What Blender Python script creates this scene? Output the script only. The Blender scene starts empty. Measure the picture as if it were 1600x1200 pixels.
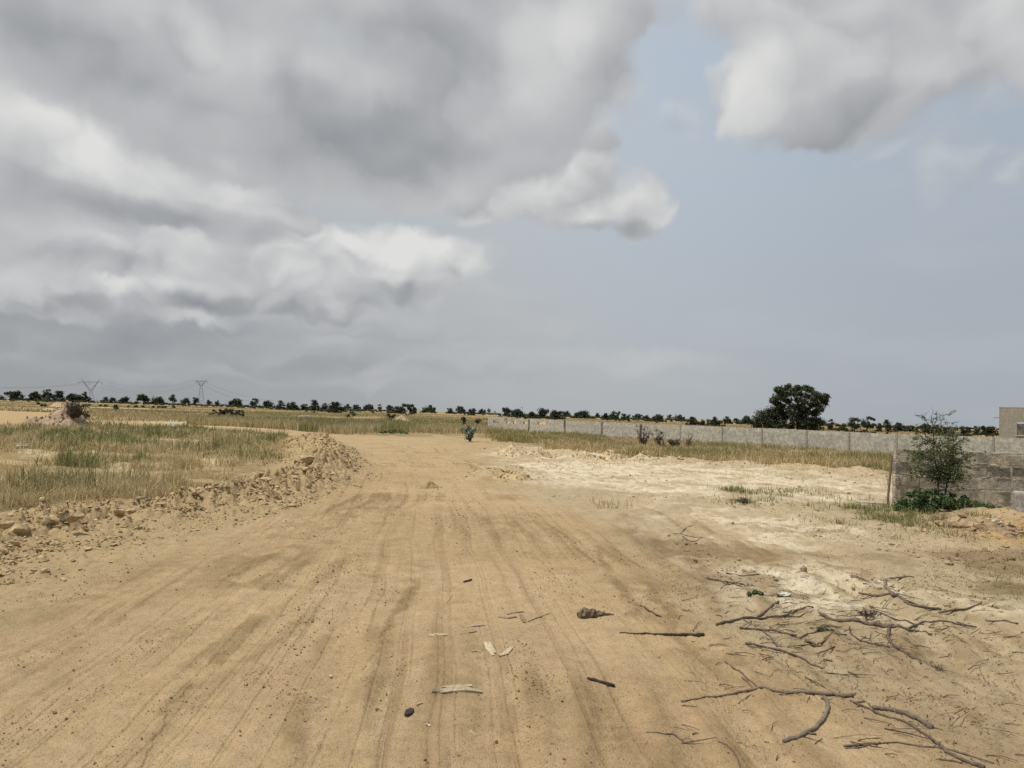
import bpy, math, random
import numpy as np
from mathutils import Matrix, Vector
S = bpy.context.scene
R = math.radians
rng = np.random.default_rng(7)
random.seed(7)

# ------------------------------------------------------------------ camera
EYE, F = 1.55, 1130.0                       # eye height (m), focal length in photo pixels (1600 wide)
cam = bpy.data.cameras.new('camera')
cam.sensor_fit = 'HORIZONTAL'; cam.sensor_width = 36.0; cam.lens = 36.0 * F / 1600.0
cam.clip_start = 0.05; cam.clip_end = 9000.0
cam_ob = bpy.data.objects.new('camera', cam)
S.collection.objects.link(cam_ob)
CM = Matrix.Rotation(R(90 + 2.33), 4, 'X') @ Matrix.Rotation(R(1.72), 4, 'Z')
cam_ob.matrix_world = Matrix.Translation((0, 0, EYE)) @ CM
S.camera = cam_ob
CMN = np.array(CM)[:3, :3]

def ray(px, py):
    return CMN @ np.array([(px - 800.0) / F, -(py - 600.0) / F, -1.0])
def flat(px, py, z=0.0):                    # ground position (x, y) seen at a photo pixel
    d = ray(px, py); d[2] = min(d[2], -0.0012)
    t = (z - EYE) / d[2]
    return d[0] * t, d[1] * t
def pt(px, py, Y):                          # the point at forward distance Y seen at a photo pixel
    d = ray(px, py); t = Y / d[1]
    return np.array([d[0] * t, Y, EYE + d[2] * t])

# ------------------------------------------------------------------ exposure and render settings
S.view_settings.view_transform = 'Standard'; S.view_settings.look = 'None'
S.view_settings.exposure = 0.0; S.view_settings.gamma = 1.0; S.view_settings.use_curve_mapping = False
try:
    S.cycles.max_bounces = 4; S.cycles.diffuse_bounces = 2; S.cycles.glossy_bounces = 1
    S.cycles.transmission_bounces = 2; S.cycles.transparent_max_bounces = 4
    S.cycles.caustics_reflective = False; S.cycles.caustics_refractive = False
    S.cycles.use_denoising = False
    S.cycles.adaptive_threshold = 0.012
except Exception:
    pass

# ------------------------------------------------------------------ sun
SUN = Vector((-0.38, -0.10, 0.92)).normalized()
SUN_STRENGTH = 3.8
sl = bpy.data.lights.new('sun', 'SUN'); sl.energy = SUN_STRENGTH; sl.angle = R(0.9); sl.color = (1.0, 0.95, 0.87)
so = bpy.data.objects.new('sun', sl); S.collection.objects.link(so)
so.rotation_euler = SUN.to_track_quat('Z', 'Y').to_euler()
so.location = (0, 0, 60)

# ------------------------------------------------------------------ world: Nishita sky, haze, cumulus built as procedural layers
def build_world():
    w = bpy.data.worlds.new('World'); S.world = w; w.use_nodes = True
    nt = w.node_tree; nt.nodes.clear(); L = nt.links
    def N(t): return nt.nodes.new(t)
    def setin(n, i, v):
        if v is None: return
        if isinstance(v, (int, float)): n.inputs[i].default_value = v
        elif isinstance(v, (tuple, list)): n.inputs[i].default_value = v
        else: L.new(v, n.inputs[i])
    def M(op, a, b=None, c=None, clamp=False):
        n = N('ShaderNodeMath'); n.operation = op; n.use_clamp = clamp
        for i, v in enumerate((a, b, c)): setin(n, i, v)
        return n.outputs[0]
    def V(op, a, b=None, c=None):
        n = N('ShaderNodeVectorMath'); n.operation = op
        for i, v in enumerate((a, b, c)): setin(n, i, v)
        return n.outputs['Value'] if op in ('DOT_PRODUCT', 'LENGTH') else n.outputs['Vector']
    def comb(x, y, z=0.0):
        n = N('ShaderNodeCombineXYZ'); setin(n, 0, x); setin(n, 1, y); setin(n, 2, z); return n.outputs[0]
    def noise(vec, scale, detail=5.0, rough=0.55, color=False):
        n = N('ShaderNodeTexNoise'); n.noise_dimensions = '2D'
        n.inputs['Scale'].default_value = scale; n.inputs['Detail'].default_value = detail
        n.inputs['Roughness'].default_value = rough
        L.new(vec, n.inputs['Vector'])
        return n.outputs['Color'] if color else n.outputs[0]
    def puff(vec, scale, detail):            # rounded, cauliflower-like bumps
        return M('MULTIPLY', M('ABSOLUTE', M('SUBTRACT', noise(vec, scale, detail, .45), 0.5)), 3.4)
    def mixc(f, a, b):
        n = N('ShaderNodeMix'); n.data_type = 'RGBA'
        setin(n, 0, f)
        for s, v in ((6, a), (7, b)):
            if isinstance(v, tuple): n.inputs[s].default_value = (*v, 1.0)
            else: L.new(v, n.inputs[s])
        return n.outputs[2]
    def sstep(x, a, b):
        n = N('ShaderNodeMapRange'); n.interpolation_type = 'SMOOTHSTEP'
        setin(n, 0, x); setin(n, 1, a); setin(n, 2, b); setin(n, 3, 0.0); setin(n, 4, 1.0)
        return n.outputs[0]
    tc = N('ShaderNodeTexCoord'); sep = N('ShaderNodeSeparateXYZ')
    L.new(tc.outputs['Generated'], sep.inputs[0])
    x, y, z = sep.outputs
    az = M('ARCTAN2', x, y); el = M('ARCSINE', M('MINIMUM', M('MAXIMUM', z, -1.0), 1.0))
    Q = comb(az, el)
    def ae(px, py):
        d = ray(px, py); d = d / np.linalg.norm(d)
        return math.atan2(d[0], d[1]), math.asin(d[2])
    # slow and fine domain warps shared by all layers
    w1 = V('MULTIPLY', V('SUBTRACT', noise(Q, 3.2, 2.0, 0.5, True), (0.5, 0.5, 0.5)), (0.075, 0.055, 0.0))
    w2 = V('MULTIPLY', V('SUBTRACT', noise(V('ADD', Q, (7.3, 3.1, 0)), 11.0, 4.0, 0.52, True), (0.5, 0.5, 0.5)), (0.070, 0.062, 0.0))
    QW = V('ADD', V('ADD', Q, w1), w2)
    QS = V('ADD', Q, V('MULTIPLY', w2, (0.6, 0.6, 0.0)))
    def blob(vec, b):                        # 1 - (normalised distance)^2 to an ellipse given in photo pixels
        px, py, rx, ry, rot = b
        a, e = ae(px, py)
        k = math.cos(a)
        v = V('SUBTRACT', vec, (a, e, 0.0))
        if rot:
            n = N('ShaderNodeVectorRotate'); n.rotation_type = 'Z_AXIS'; n.inputs['Angle'].default_value = R(rot)
            L.new(v, n.inputs['Vector']); v = n.outputs[0]
        v = V('MULTIPLY', v, (F / (rx * k), F / ry, 0.0))
        return M('SUBTRACT', 1.0, V('DOT_PRODUCT', v, v))
    def field(vec, blobs, k=0.25):
        acc = None
        for b in blobs:
            f = blob(vec, b)
            if acc is None: acc = f
            else:
                acc = M('SMOOTH_MAX', acc, f, k)
        return acc
    def soft(vec, blobs, base):              # base + sum of soft bumps (last entry is the amount)
        acc = base
        for b in blobs:
            f = M('MAXIMUM', blob(vec, b[:5]), 0.0)
            acc = M('MULTIPLY_ADD', f, b[5], acc)
        return acc
    # clear sky: Nishita, greyed by the dusty air towards the horizon
    sky = N('ShaderNodeTexSky'); sky.sky_type = 'NISHITA'; sky.sun_disc = False
    sky.sun_elevation = math.asin(SUN.z); sky.sun_rotation = math.atan2(SUN.x, SUN.y)
    sky.dust_density = 3.0; sky.air_density = 1.0
    G = 10.0                                  # background strength is 0.1, so radiances are given times ten
    def g(r, gg, b): return (r * G, gg * G, b * G)
    hz = sstep(el, 0.42, 0.0)
    hcol = mixc(sstep(az, -0.55, 0.25), g(.345, .362, .378), mixc(sstep(az, -0.05, 0.65), g(.468, .49, .505), g(.395, .432, .468)))
    ucol = mixc(sstep(az, -0.05, 0.22), g(.53, .565, .59), mixc(sstep(az, 0.15, 0.62), g(.475, .548, .625), g(.41, .475, .55)))
    dusty = mixc(hz, ucol, hcol)
    base = mixc(0.93, sky.outputs[0], dusty)
    slow = noise(V('MULTIPLY', Q, (2.0, 7.0, 0)), 2.2, 4.0, 0.5)
    base = mixc(M('MULTIPLY', sstep(slow, 0.45, 0.75), 0.22), base, g(.50, .52, .54))
    col = base
    def ramp(b):
        n = N('ShaderNodeValToRGB'); r = n.color_ramp
        r.elements[0].position = 0.0; r.elements[0].color = (.275, .29, .31, 1)
        r.elements[1].position = 1.0; r.elements[1].color = (.73, .73, .715, 1)
        for p, c in ((.25, (.36, .373, .39)), (.5, (.47, .48, .495)), (.75, (.60, .61, .61))):
            e = r.elements.new(p); e.color = (*c, 1)
        L.new(b, n.inputs[0])
        n2 = N('ShaderNodeVectorMath'); n2.operation = 'SCALE'; n2.inputs['Scale'].default_value = G
        L.new(n.outputs[0], n2.inputs[0]); return n2.outputs[0]
    def layer(col, seed, shapes, bright, base_b, edge=(0.0, 0.35), na=0.9, nscale=9.0, relief=.8, opacity=1.0, stretch=1.5, k=0.25, rough=.55, pf=.40, tex=.22):
        o = (seed * 3.7, seed * 1.9, 0.0)
        qn = V('MULTIPLY', V('ADD', QS, o), (1.0, stretch, 0))
        qb = V('ADD', qn, V('MULTIPLY', w2, (0.5, 0.5, 0.0)))
        n0 = M('MULTIPLY_ADD', noise(qn, nscale, 6.0, rough), .72, M('MULTIPLY_ADD', puff(qb, nscale * .62, 3.0), .42, -.02))
        up = (-0.010, 0.026, 0)
        r0 = M('ADD', M('MULTIPLY', puff(qb, nscale * .62, 1.6), pf), M('MULTIPLY', noise(qn, nscale * .7, 2.6, .5), .55))
        r1 = M('ADD', M('MULTIPLY', puff(V('ADD', qb, up), nscale * .62, 1.6), pf), M('MULTIPLY', noise(V('ADD', qn, up), nscale * .7, 2.6, .5), .55))
        f = field(QW, shapes, k)
        d = M('MULTIPLY_ADD', M('SUBTRACT', n0, 0.5), na, f)
        a = sstep(d, edge[0], edge[1])
        b = soft(QS, bright, base_b)
        rl = M('MULTIPLY', M('SUBTRACT', r0, r1), relief)
        b = M('ADD', b, rl)
        b = M('MULTIPLY_ADD', M('SUBTRACT', n0, 0.5), tex, b)
        b = M('MULTIPLY_ADD', sstep(d, edge[1] + 0.3, edge[0]), 0.03, b)   # thin rims let more light through
        if opacity != 1.0: a = M('MULTIPLY', a, opacity)
        return mixc(a, col, ramp(b))
    # far low bands on the left
    col = layer(col, 1.0, [(110, 520, 420, 38, 0), (420, 560, 420, 26, 2), (60, 455, 300, 40, 0), (500, 505, 330, 36, 0)],
                [(130, 515, 360, 44, 0, -.24), (420, 560, 330, 28, 2, -.10), (160, 480, 190, 12, 0, .07), (520, 500, 260, 30, 0, .06)], .40,
                edge=(-0.7, 1.2), na=1.0, nscale=7.0, relief=.8, opacity=.8, tex=.3, stretch=3.2)
    col = layer(col, 2.0, [(840, 500, 110, 28, 0), (700, 480, 200, 40, 0), (900, 560, 220, 20, 0)], [], .56,
                edge=(-0.7, 1.3), na=.8, nscale=6.0, relief=.3, opacity=.5, stretch=2.6)
    # low cumulus row, left of centre
    col = layer(col, 3.0, [(300, 430, 230, 78, 0), (470, 415, 150, 68, 0), (620, 415, 160, 62, 2), (120, 450, 250, 45, 0), (700, 410, 100, 50, 0), (410, 470, 240, 36, 0)],
                [(560, 372, 170, 44, 0, .32), (655, 390, 130, 36, 4, .28), (460, 425, 50, 30, 0, .25), (640, 462, 120, 26, -3, -.26), (250, 450, 110, 22, 0, .14),
                 (300, 385, 110, 25, 0, .08), (170, 440, 90, 18, 0, .12), (330, 470, 200, 22, 0, -.08), (240, 405, 120, 26, 0, -.06), (560, 440, 60, 26, 0, .06), (260, 500, 420, 46, 0, -.26), (560, 490, 200, 30, 0, -.18)], .60,
                edge=(-0.02, 0.50), na=.85, nscale=12.0, relief=1.0, stretch=1.35)
    # left puffs under the dark mass
    col = layer(col, 4.0, [(40, 375, 170, 58, 0), (150, 400, 130, 40, 0), (-60, 390, 160, 70, 0)],
                [(20, 345, 110, 28, 0, .28), (120, 370, 100, 22, 0, .12), (130, 400, 130, 26, 5, -.14)], .55,
                edge=(-0.02, 0.48), na=.8, nscale=12.0, relief=.9, stretch=1.35)
    col = layer(col, 5.0, [(60, 240, 240, 110, 8), (240, 300, 240, 52, 14), (400, 325, 140, 36, 8), (-60, 260, 200, 150, 0), (330, 290, 190, 44, 14)],
                [(50, 190, 170, 60, 14, .32), (190, 250, 170, 40, 22, .22), (310, 285, 130, 26, 14, .18), (330, 345, 170, 28, 5, -.22), (40, 290, 150, 32, 0, -.08),
                 (180, 320, 170, 26, 8, -.14), (400, 300, 90, 16, 0, .12)], .56,
                edge=(-0.02, 0.48), na=.7, nscale=9.0, relief=.7, stretch=1.3)
    # cumulus right of centre
    col = layer(col, 6.0, [(900, 300, 120, 62, 0), (1000, 310, 72, 52, 0), (830, 280, 110, 60, 0), (900, 230, 70, 60, 0), (800, 320, 110, 40, 0)],
                [(850, 275, 90, 50, 0, .22), (1000, 300, 60, 36, 0, .22), (900, 320, 120, 26, 0, .12), (960, 362, 130, 24, 0, -.26), (1000, 352, 40, 14, 0, -.08)], .60,
                edge=(-0.10, 0.60), na=1.1, nscale=13.0, relief=.8, stretch=1.15, rough=.6)
    # big dark mass overhead on the left
    col = layer(col, 7.0, [(250, 60, 330, 150, 8), (520, 180, 330, 135, 5), (740, 110, 260, 190, 0), (880, 80, 125, 105, 0), (100, -40, 360, 130, 0), (640, 285, 75, 66, 0),
                            (800, 200, 150, 96, 0), (600, -120, 560, 200, 0), (420, 225, 230, 70, 8), (960, 20, 58, 60, 0)],
                [(530, 220, 260, 80, 3, -.25), (170, 130, 190, 80, 30, -.15), (690, 90, 130, 110, 0, -.13), (60, 70, 120, 60, 0, -.10), (310, 50, 44, 40, 0, .20), (370, 110, 80, 60, 20, .20),
                 (240, 90, 50, 40, 30, .12), (450, 60, 90, 60, 0, .14), (640, 310, 80, 60, 0, -.10), (860, 110, 90, 110, 0, .16), (930, 40, 80, 60, 0, .18), (780, 30, 120, 60, 0, .08),
                 (330, 200, 120, 26, 0, .08), (660, 190, 90, 50, 0, -.05), (780, 250, 120, 50, 0, -.06), (100, 10, 160, 30, 0, .10), (520, -10, 120, 30, 0, .06)], .485,
                edge=(-0.02, 0.50), na=.85, nscale=7.5, relief=.7, stretch=1.1)
    # cloud at the upper right
    col = layer(col, 8.0, [(1170, 125, 82, 76, 0), (1320, 110, 190, 118, -12), (1450, 60, 230, 105, -14), (1600, 30, 200, 120, -14), (1300, -40, 240, 120, 0), (1270, 195, 85, 48, 0)],
                [(1165, 120, 80, 72, 0, .26), (1300, 200, 150, 55, -12, -.26), (1470, 155, 150, 26, -18, -.14), (1380, 60, 130, 60, 0, .08), (1520, 40, 120, 60, -10, .03),
                 (1590, 60, 60, 60, 0, .12), (1240, 60, 80, 40, 0, .10), (1450, 20, 60, 60, 30, -.07)], .57,
                edge=(-0.02, 0.50), na=.95, nscale=8.5, relief=.75, stretch=1.1)
    # faint wisps
    col = layer(col, 9.0, [(1480, 260, 60, 46, 0), (1400, 232, 70, 22, -15), (1560, 270, 40, 26, 0), (1060, 180, 60, 26, 0)], [], .60,
                edge=(-0.2, 1.1), na=1.2, nscale=14.0, relief=.8, opacity=.38)
    # below the horizon the light comes off the ground
    col = mixc(sstep(el, 0.0, -0.03), col, g(.25, .19, .12))
    bg = N('ShaderNodeBackground'); bg.inputs['Strength'].default_value = 0.1
    L.new(col, bg.inputs[0])
    out = N('ShaderNodeOutputWorld'); L.new(bg.outputs[0], out.inputs[0])
    w.cycles.sampling_method = 'MANUAL'; w.cycles.sample_map_resolution = 256
build_world()

# ------------------------------------------------------------------ numpy noise
def _hash(ix, iy, seed):
    h = (ix.astype(np.int64) * 374761393 + iy.astype(np.int64) * 668265263 + seed * 974634777) & 0xFFFFFFFF
    h = ((h ^ (h >> 13)) * 1274126177) & 0xFFFFFFFF
    h = (h ^ (h >> 16)) & 0xFFFF
    return (h / 65535.0).astype(np.float32)
def vnoise(x, y, seed=0):
    fx = np.floor(x); fy = np.floor(y)
    tx = (x - fx).astype(np.float32); ty = (y - fy).astype(np.float32)
    tx = tx * tx * tx * (tx * (tx * 6 - 15) + 10); ty = ty * ty * ty * (ty * (ty * 6 - 15) + 10)
    a = _hash(fx, fy, seed); b = _hash(fx + 1, fy, seed); c = _hash(fx, fy + 1, seed); d = _hash(fx + 1, fy + 1, seed)
    return (a + (b - a) * tx) * (1 - ty) + (c + (d - c) * tx) * ty
def fbm(x, y, wl, octv=4, seed=0, gain=.5):   # about -1..1
    s = np.zeros(np.shape(x), np.float32); amp = 1.0; tot = 0; f = 1.0 / wl
    ca, sa = math.cos(.6), math.sin(.6)
    u, v = np.asarray(x, float), np.asarray(y, float)
    for i in range(octv):
        s += amp * (vnoise(u * f + 13.7 * i, v * f - 7.1 * i, seed + i) * 2 - 1); tot += amp
        amp *= gain; f *= 2.03
        u, v = u * ca - v * sa, u * sa + v * ca
    return s / tot * 1.5
def sst(x, a, b):
    t = np.clip((x - a) / (b - a), 0, 1); return t * t * (3 - 2 * t)

# ------------------------------------------------------------------ ground plan (outlines read off the ground, in metres)
def plan(pts):
    return np.array([flat(*p) for p in pts])
def sdf(x, y, poly):                          # signed distance, positive inside
    n = len(poly); d = np.full(np.shape(x), 1e9); ins = np.zeros(np.shape(x), bool)
    for i in range(n):
        ax, ay = poly[i]; bx, by = poly[(i + 1) % n]
        ex, ey = bx - ax, by - ay
        t = np.clip(((x - ax) * ex + (y - ay) * ey) / (ex * ex + ey * ey + 1e-9), 0, 1)
        d = np.minimum(d, (x - ax - ex * t) ** 2 + (y - ay - ey * t) ** 2)
        c = ((ay > y) != (by > y)) & (x < (bx - ax) * (y - ay) / (by - ay + 1e-12) + ax)
        ins ^= c
    d = np.sqrt(d)
    return np.where(ins, d, -d)
def line_dist(x, y, pl):                      # distance to a polyline, arc length, side offset
    best = np.full(np.shape(x), 1e9); arc = np.zeros(np.shape(x)); off = np.zeros(np.shape(x)); fr = np.zeros(np.shape(x)); L = 0.0
    for i in range(len(pl) - 1):
        ax, ay = pl[i]; ex, ey = pl[i + 1] - pl[i]; l = math.hypot(ex, ey) + 1e-9
        t = np.clip(((x - ax) * ex + (y - ay) * ey) / (l * l), 0, 1)
        dx, dy = x - ax - ex * t, y - ay - ey * t
        d = dx * dx + dy * dy; m = d < best
        best = np.where(m, d, best); arc = np.where(m, L + t * l, arc); off = np.where(m, (dx * ey - dy * ex) / l, off); fr = np.where(m, i + t, fr)
        L += l
    return np.sqrt(best), arc, off, fr
def smooth_pl(p, n=6):                        # Catmull-Rom through ground points
    p = np.asarray(p, float); q = np.vstack([2 * p[0] - p[1], p, 2 * p[-1] - p[-2]]); out = []
    for i in range(1, len(q) - 2):
        for k in range(n):
            t = k / n
            out.append(.5 * ((2 * q[i]) + (-q[i - 1] + q[i + 1]) * t + (2 * q[i - 1] - 5 * q[i] + 4 * q[i + 1] - q[i + 2]) * t * t + (-q[i - 1] + 3 * q[i] - 3 * q[i + 1] + q[i + 2]) * t ** 3))
    out.append(p[-1]); return np.array(out)

P_ROAD = plan([(-500, 1240), (-300, 1080), (0, 985), (130, 905), (270, 850), (400, 812), (480, 785), (548, 752), (568, 720), (556, 700), (520, 688), (430, 678), (330, 672),
               (330, 667), (480, 674), (620, 682), (700, 688), (745, 705), (765, 735), (800, 765), (880, 790), (985, 830), (1060, 890), (1110, 960), (1230, 1030), (1420, 1120), (1700, 1260), (1900, 1700), (-600, 1700)])
P_GL = plan([(-500, 830), (0, 803), (150, 796), (250, 785), (330, 766), (395, 742), (430, 722), (462, 704), (480, 690), (440, 680), (330, 672), (270, 664), (150, 664), (60, 668), (-300, 668)])
P_GB = plan([(300, 664), (400, 669), (470, 675), (560, 680), (630, 682), (690, 681), (765, 685), (800, 684), (775, 655), (700, 652), (560, 648), (420, 643), (320, 650)])
P_GR = plan([(835, 700), (900, 705), (980, 716), (1100, 723), (1200, 733), (1300, 738), (1386, 746), (1400, 760), (1700, 790), (1700, 716), (1400, 706), (1250, 697), (1120, 690), (1000, 686), (840, 679), (770, 676), (765, 684)])
P_GS = plan([(1090, 775), (1160, 765), (1250, 768), (1390, 792), (1500, 812), (1530, 835), (1440, 845), (1330, 818), (1200, 798)])
P_GP = plan([(1380, 880), (1480, 866), (1680, 856), (1740, 955), (1570, 948), (1440, 922)])
P_WHITE = plan([(755, 712), (850, 700), (1000, 715), (1150, 728), (1390, 752), (1395, 796), (1250, 778), (1120, 800), (1060, 800), (960, 775), (860, 755), (790, 738)])
P_WHITE2 = plan([(1010, 795), (1130, 780), (1250, 800), (1400, 828), (1470, 850), (1330, 866), (1180, 856), (1070, 838)])
P_WHITE3 = plan([(1090, 880), (1240, 868), (1350, 895), (1450, 915), (1600, 950), (1600, 985), (1480, 985), (1330, 962), (1200, 945), (1130, 915)])
P_ORANGE = plan([(-400, 662), (0, 661), (80, 656), (130, 650), (100, 645), (0, 642), (-400, 640)])
P_BROWN = plan([(1480, 830), (1560, 805), (1700, 810), (1750, 860), (1600, 862), (1500, 850)])
P_BROWN2 = plan([(960, 800), (1040, 830), (1100, 848), (1250, 860), (1450, 852), (1650, 862), (1650, 905), (1450, 884), (1260, 872), (1130, 884), (1080, 930), (1030, 880), (960, 830)])
P_PALE = [plan(p) for p in ([(255, 660), (300, 655), (380, 658), (420, 664), (380, 669), (300, 667)], [(265, 690), (300, 687), (300, 695), (262, 696)],
          [(150, 678), (180, 676), (190, 682), (140, 683)], [(160, 728), (250, 725), (270, 730), (170, 734)], [(310, 722), (350, 719), (366, 726), (315, 731)],
          [(70, 708), (95, 706), (98, 711), (72, 712)], [(150, 695), (180, 694), (180, 702), (150, 702)], [(400, 706), (440, 704), (430, 712), (395, 712)])]
BERM = plan([(-260, 900), (0, 838), (90, 824), (200, 808), (290, 798), (370, 782), (440, 766), (490, 750), (515, 730), (513, 713), (492, 699), (464, 692)])
BERM_H = np.array([.10, .15, .12, .11, .13, .18, .24, .34, .46, .42, .34, .18])
BERM_W = np.array([.45, .50, .50, .50, .55, .6, .65, .7, .7, .75, .85, .8])
HEAPS = [(880, 712, .9, .16), (935, 706, 1.2, .14), (985, 710, 1.0, .18), (1010, 712, .9, .16), (800, 706, 1.2, .18), (775, 745, .8, .16), (800, 735, .8, .14),
         (1250, 736, 1.3, .15), (1330, 742, 1.2, .15), (1390, 750, 1.0, .12), (1560, 822, 1.0, .13), (1500, 838, .8, .08), (1150, 728, 1.1, .13), (1060, 722, 1.2, .12), (1600, 812, 1.2, .14)]
HEAPS = [(*flat(px, py), r, h) for px, py, r, h in HEAPS]
TRACKS = [  # photo points, half width (m), depth (m)
    ([(0, 1050), (100, 1010), (200, 960), (330, 890), (450, 845), (520, 808), (575, 770), (590, 735)], .13, .016),
    ([(0, 1085), (130, 1035), (260, 965), (400, 890), (500, 840), (580, 790), (605, 745)], .10, .010),
    ([(0, 1150), (160, 1090), (300, 1010), (420, 930), (540, 850), (610, 780), (622, 735)], .13, .013),
    ([(120, 1200), (250, 1110), (380, 1010), (480, 930), (580, 850), (630, 785), (640, 735)], .12, .010),
    ([(640, 1260), (655, 1050), (665, 930), (670, 830), (665, 770), (655, 720), (630, 696)], .15, .008),
    ([(810, 1260), (792, 1050), (772, 930), (752, 850), (738, 800), (715, 740), (685, 700)], .13, .010),
    ([(1010, 1260), (975, 1080), (930, 980), (880, 890), (850, 840), (800, 785), (740, 725)], .14, .015),
    ([(1130, 1260), (1070, 1080), (1005, 960), (945, 880), (890, 825), (820, 775)], .12, .013),
    ([(1260, 1240), (1160, 1080), (1095, 990), (1025, 895), (965, 835), (900, 795)], .14, .018),
    ([(1700, 1150), (1500, 1035), (1400, 965), (1280, 905), (1150, 855), (1050, 805), (960, 775)], .13, .014),
    ([(1750, 1080), (1600, 1020), (1480, 965), (1340, 905), (1200, 850)], .12, .012),
    ([(1500, 1200), (1400, 1110), (1300, 1020), (1210, 950), (1120, 890), (1040, 835)], .12, .012),
    ([(560, 1260), (540, 1080), (560, 960), (600, 860), (640, 790), (655, 740)], .12, .009),
    ([(980, 722), (1080, 738), (1200, 750), (1300, 760), (1390, 772)], .16, .05),
    ([(1080, 800), (1160, 806), (1250, 815), (1330, 832)], .18, .04),
]
TRACKS = [(smooth_pl(plan(p), 5), w, d) for p, w, d in TRACKS]
CRACKS = [([(650, 905), (634, 938), (612, 975), (600, 1000), (578, 1040)], .020), ([(395, 962), (372, 995), (345, 1032)], .016), ([(300, 1070), (270, 1108), (245, 1150), (225, 1190)], .022),
          ([(1000, 905), (1040, 950), (1060, 1000), (1100, 1060)], .012), ([(930, 860), (960, 905), (990, 950), (1010, 990)], .014), ([(1340, 1000), (1430, 1060), (1520, 1130)], .014)]
CRACKS = [(smooth_pl(plan(p), 6), d) for p, d in CRACKS]
CENTRE = plan([(725, 1700), (715, 1050), (702, 930), (690, 830), (682, 780), (668, 740), (640, 712), (590, 696), (520, 688)])
CENTRE = CENTRE[np.argsort(CENTRE[:, 1])]
def lane(x, y): return x - np.interp(y, CENTRE[:, 1], CENTRE[:, 0])      # position across the track
def berm_at(x, y):
    d, arc, off, fr = line_dist(x, y, BERM)
    H = np.interp(fr, np.arange(len(BERM)), BERM_H); W = np.interp(fr, np.arange(len(BERM)), BERM_W)
    return H, W, d, off
def relief(x, y, full=True):
    """ground height; also returns the masks that drive the soil colours"""
    x = np.asarray(x, float); y = np.asarray(y, float)
    r = np.hypot(x, y)
    far = sst(r, 60, 400)
    h = .05 * fbm(x, y, 14, 3, 3) * sst(r, 6, 30) + .25 * far * fbm(x, y, 120, 3, 5)
    road = sdf(x, y, P_ROAD) + .22 * fbm(x, y, 1.6, 3, 21) * np.clip(r / 10, .5, 2)
    road_m = sst(road, -.35, .35)
    H, W, d, off = berm_at(x, y)
    bn = fbm(x, y, 1.3, 4, 31); bn2 = fbm(x, y, .33, 3, 33)
    bm = np.exp(-(d / W) ** 2)
    lumps = np.abs(bn2)
    bn3 = fbm(x, y, .16, 3, 35)
    bz = H * bm * (1.0 + .45 * bn) + bm * (.05 + .13 * H) * (bn2 * .8 + (.4 - lumps) * .9) + bm * .085 * (np.abs(bn3) * 2 - .6)
    # the low fringe of broken soil between the ridge and the wheel tracks
    fringe = sst(d, 1.7, .4) * (1 - sst(road, .1, .9)) * sst(y, 46, 36)
    h = h + np.where(y < 60, bz, 0)
    hp = np.zeros_like(h); hm = np.zeros_like(h)
    for hx, hy, rr, hh in HEAPS:
        q = np.exp(-(((x - hx) / rr) ** 2 + ((y - hy) / (rr * .8)) ** 2) * 1.3)
        hp = np.maximum(hp, hh * q * (1 + .45 * fbm(x, y, .9, 3, 41))); hm = np.maximum(hm, q)
    h = h + hp
    rough = (1 - road_m) * sst(r, 60, 30)
    h = h + rough * (.045 * fbm(x, y, .9, 4, 51) + .022 * fbm(x, y, .17, 3, 52, .6)) + fringe * (.040 * fbm(x, y, .28, 3, 53) + .045 * np.abs(fbm(x, y, .13, 3, 54)))
    h = h + road_m * sst(r, 60, 30) * (.012 * fbm(x, y, 1.1, 3, 61) + (.004 + .011 * sst(fbm(lane(x, y), y / 2.6, 1.0, 3, 65), .1, .85)) * fbm(x, y, .10, 4, 62, .65))
    h = h + hm * .05 * fbm(x, y, .25, 3, 63)
    tr = np.zeros_like(h); edge = np.zeros_like(h)
    near = (r < 48) & (y > 1)
    xn, yn = x[near], y[near]
    tn = np.zeros_like(xn); en = np.zeros_like(xn)
    wob = .10 * fbm(xn, yn, 2.2, 2, 71)
    fade = .15 + .85 * sst(fbm(xn, yn, 3.1, 3, 73), -.3, .6)
    for pl, w, dep in TRACKS:
        lo = pl.min(0) - 1; hi = pl.max(0) + 1
        k = (xn > lo[0]) & (xn < hi[0]) & (yn > lo[1]) & (yn < hi[1])
        if not k.any(): continue
        dd, arc, off2, _ = line_dist(xn[k] + wob[k], yn[k], pl)
        q = np.abs(off2) / w
        prof = -np.exp(-(q ** 2) * 1.2) + .8 * np.exp(-((q - 1.45) / .38) ** 2)
        lug = np.sin(arc * 2 * math.pi / .11 + 2.2 * np.abs(off2) / w) * np.exp(-(q * 1.1) ** 4) * .5
        on = sst(dd, w * 3.4, w * 2.0)
        tn[k] += dep * 1.25 * fade[k] * (prof + lug * sst(np.hypot(xn[k], yn[k]), 9, 6)) * on
        en[k] = np.maximum(en[k], fade[k] * np.exp(-((q - 1.35) / .55) ** 2) * on)
    for pl, dep in CRACKS:
        lo = pl.min(0) - .4; hi = pl.max(0) + .4
        k = (xn > lo[0]) & (xn < hi[0]) & (yn > lo[1]) & (yn < hi[1])
        if not k.any(): continue
        dd, arc, off2, _ = line_dist(xn[k] + .05 * fbm(xn[k], yn[k], .25, 3, 75), yn[k], pl)
        tn[k] += dep * .34 * sst(fbm(xn[k], yn[k], .45, 2, 77), -.35, .4) * np.where(off2 > 0, np.exp(-off2 / .12), -np.exp(off2 / .015) * .4) * sst(dd, .35, .1)
        en[k] = np.maximum(en[k], np.exp(-(dd / .05) ** 2))
    tr[near] = tn; edge[near] = en
    h = h + tr
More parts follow.
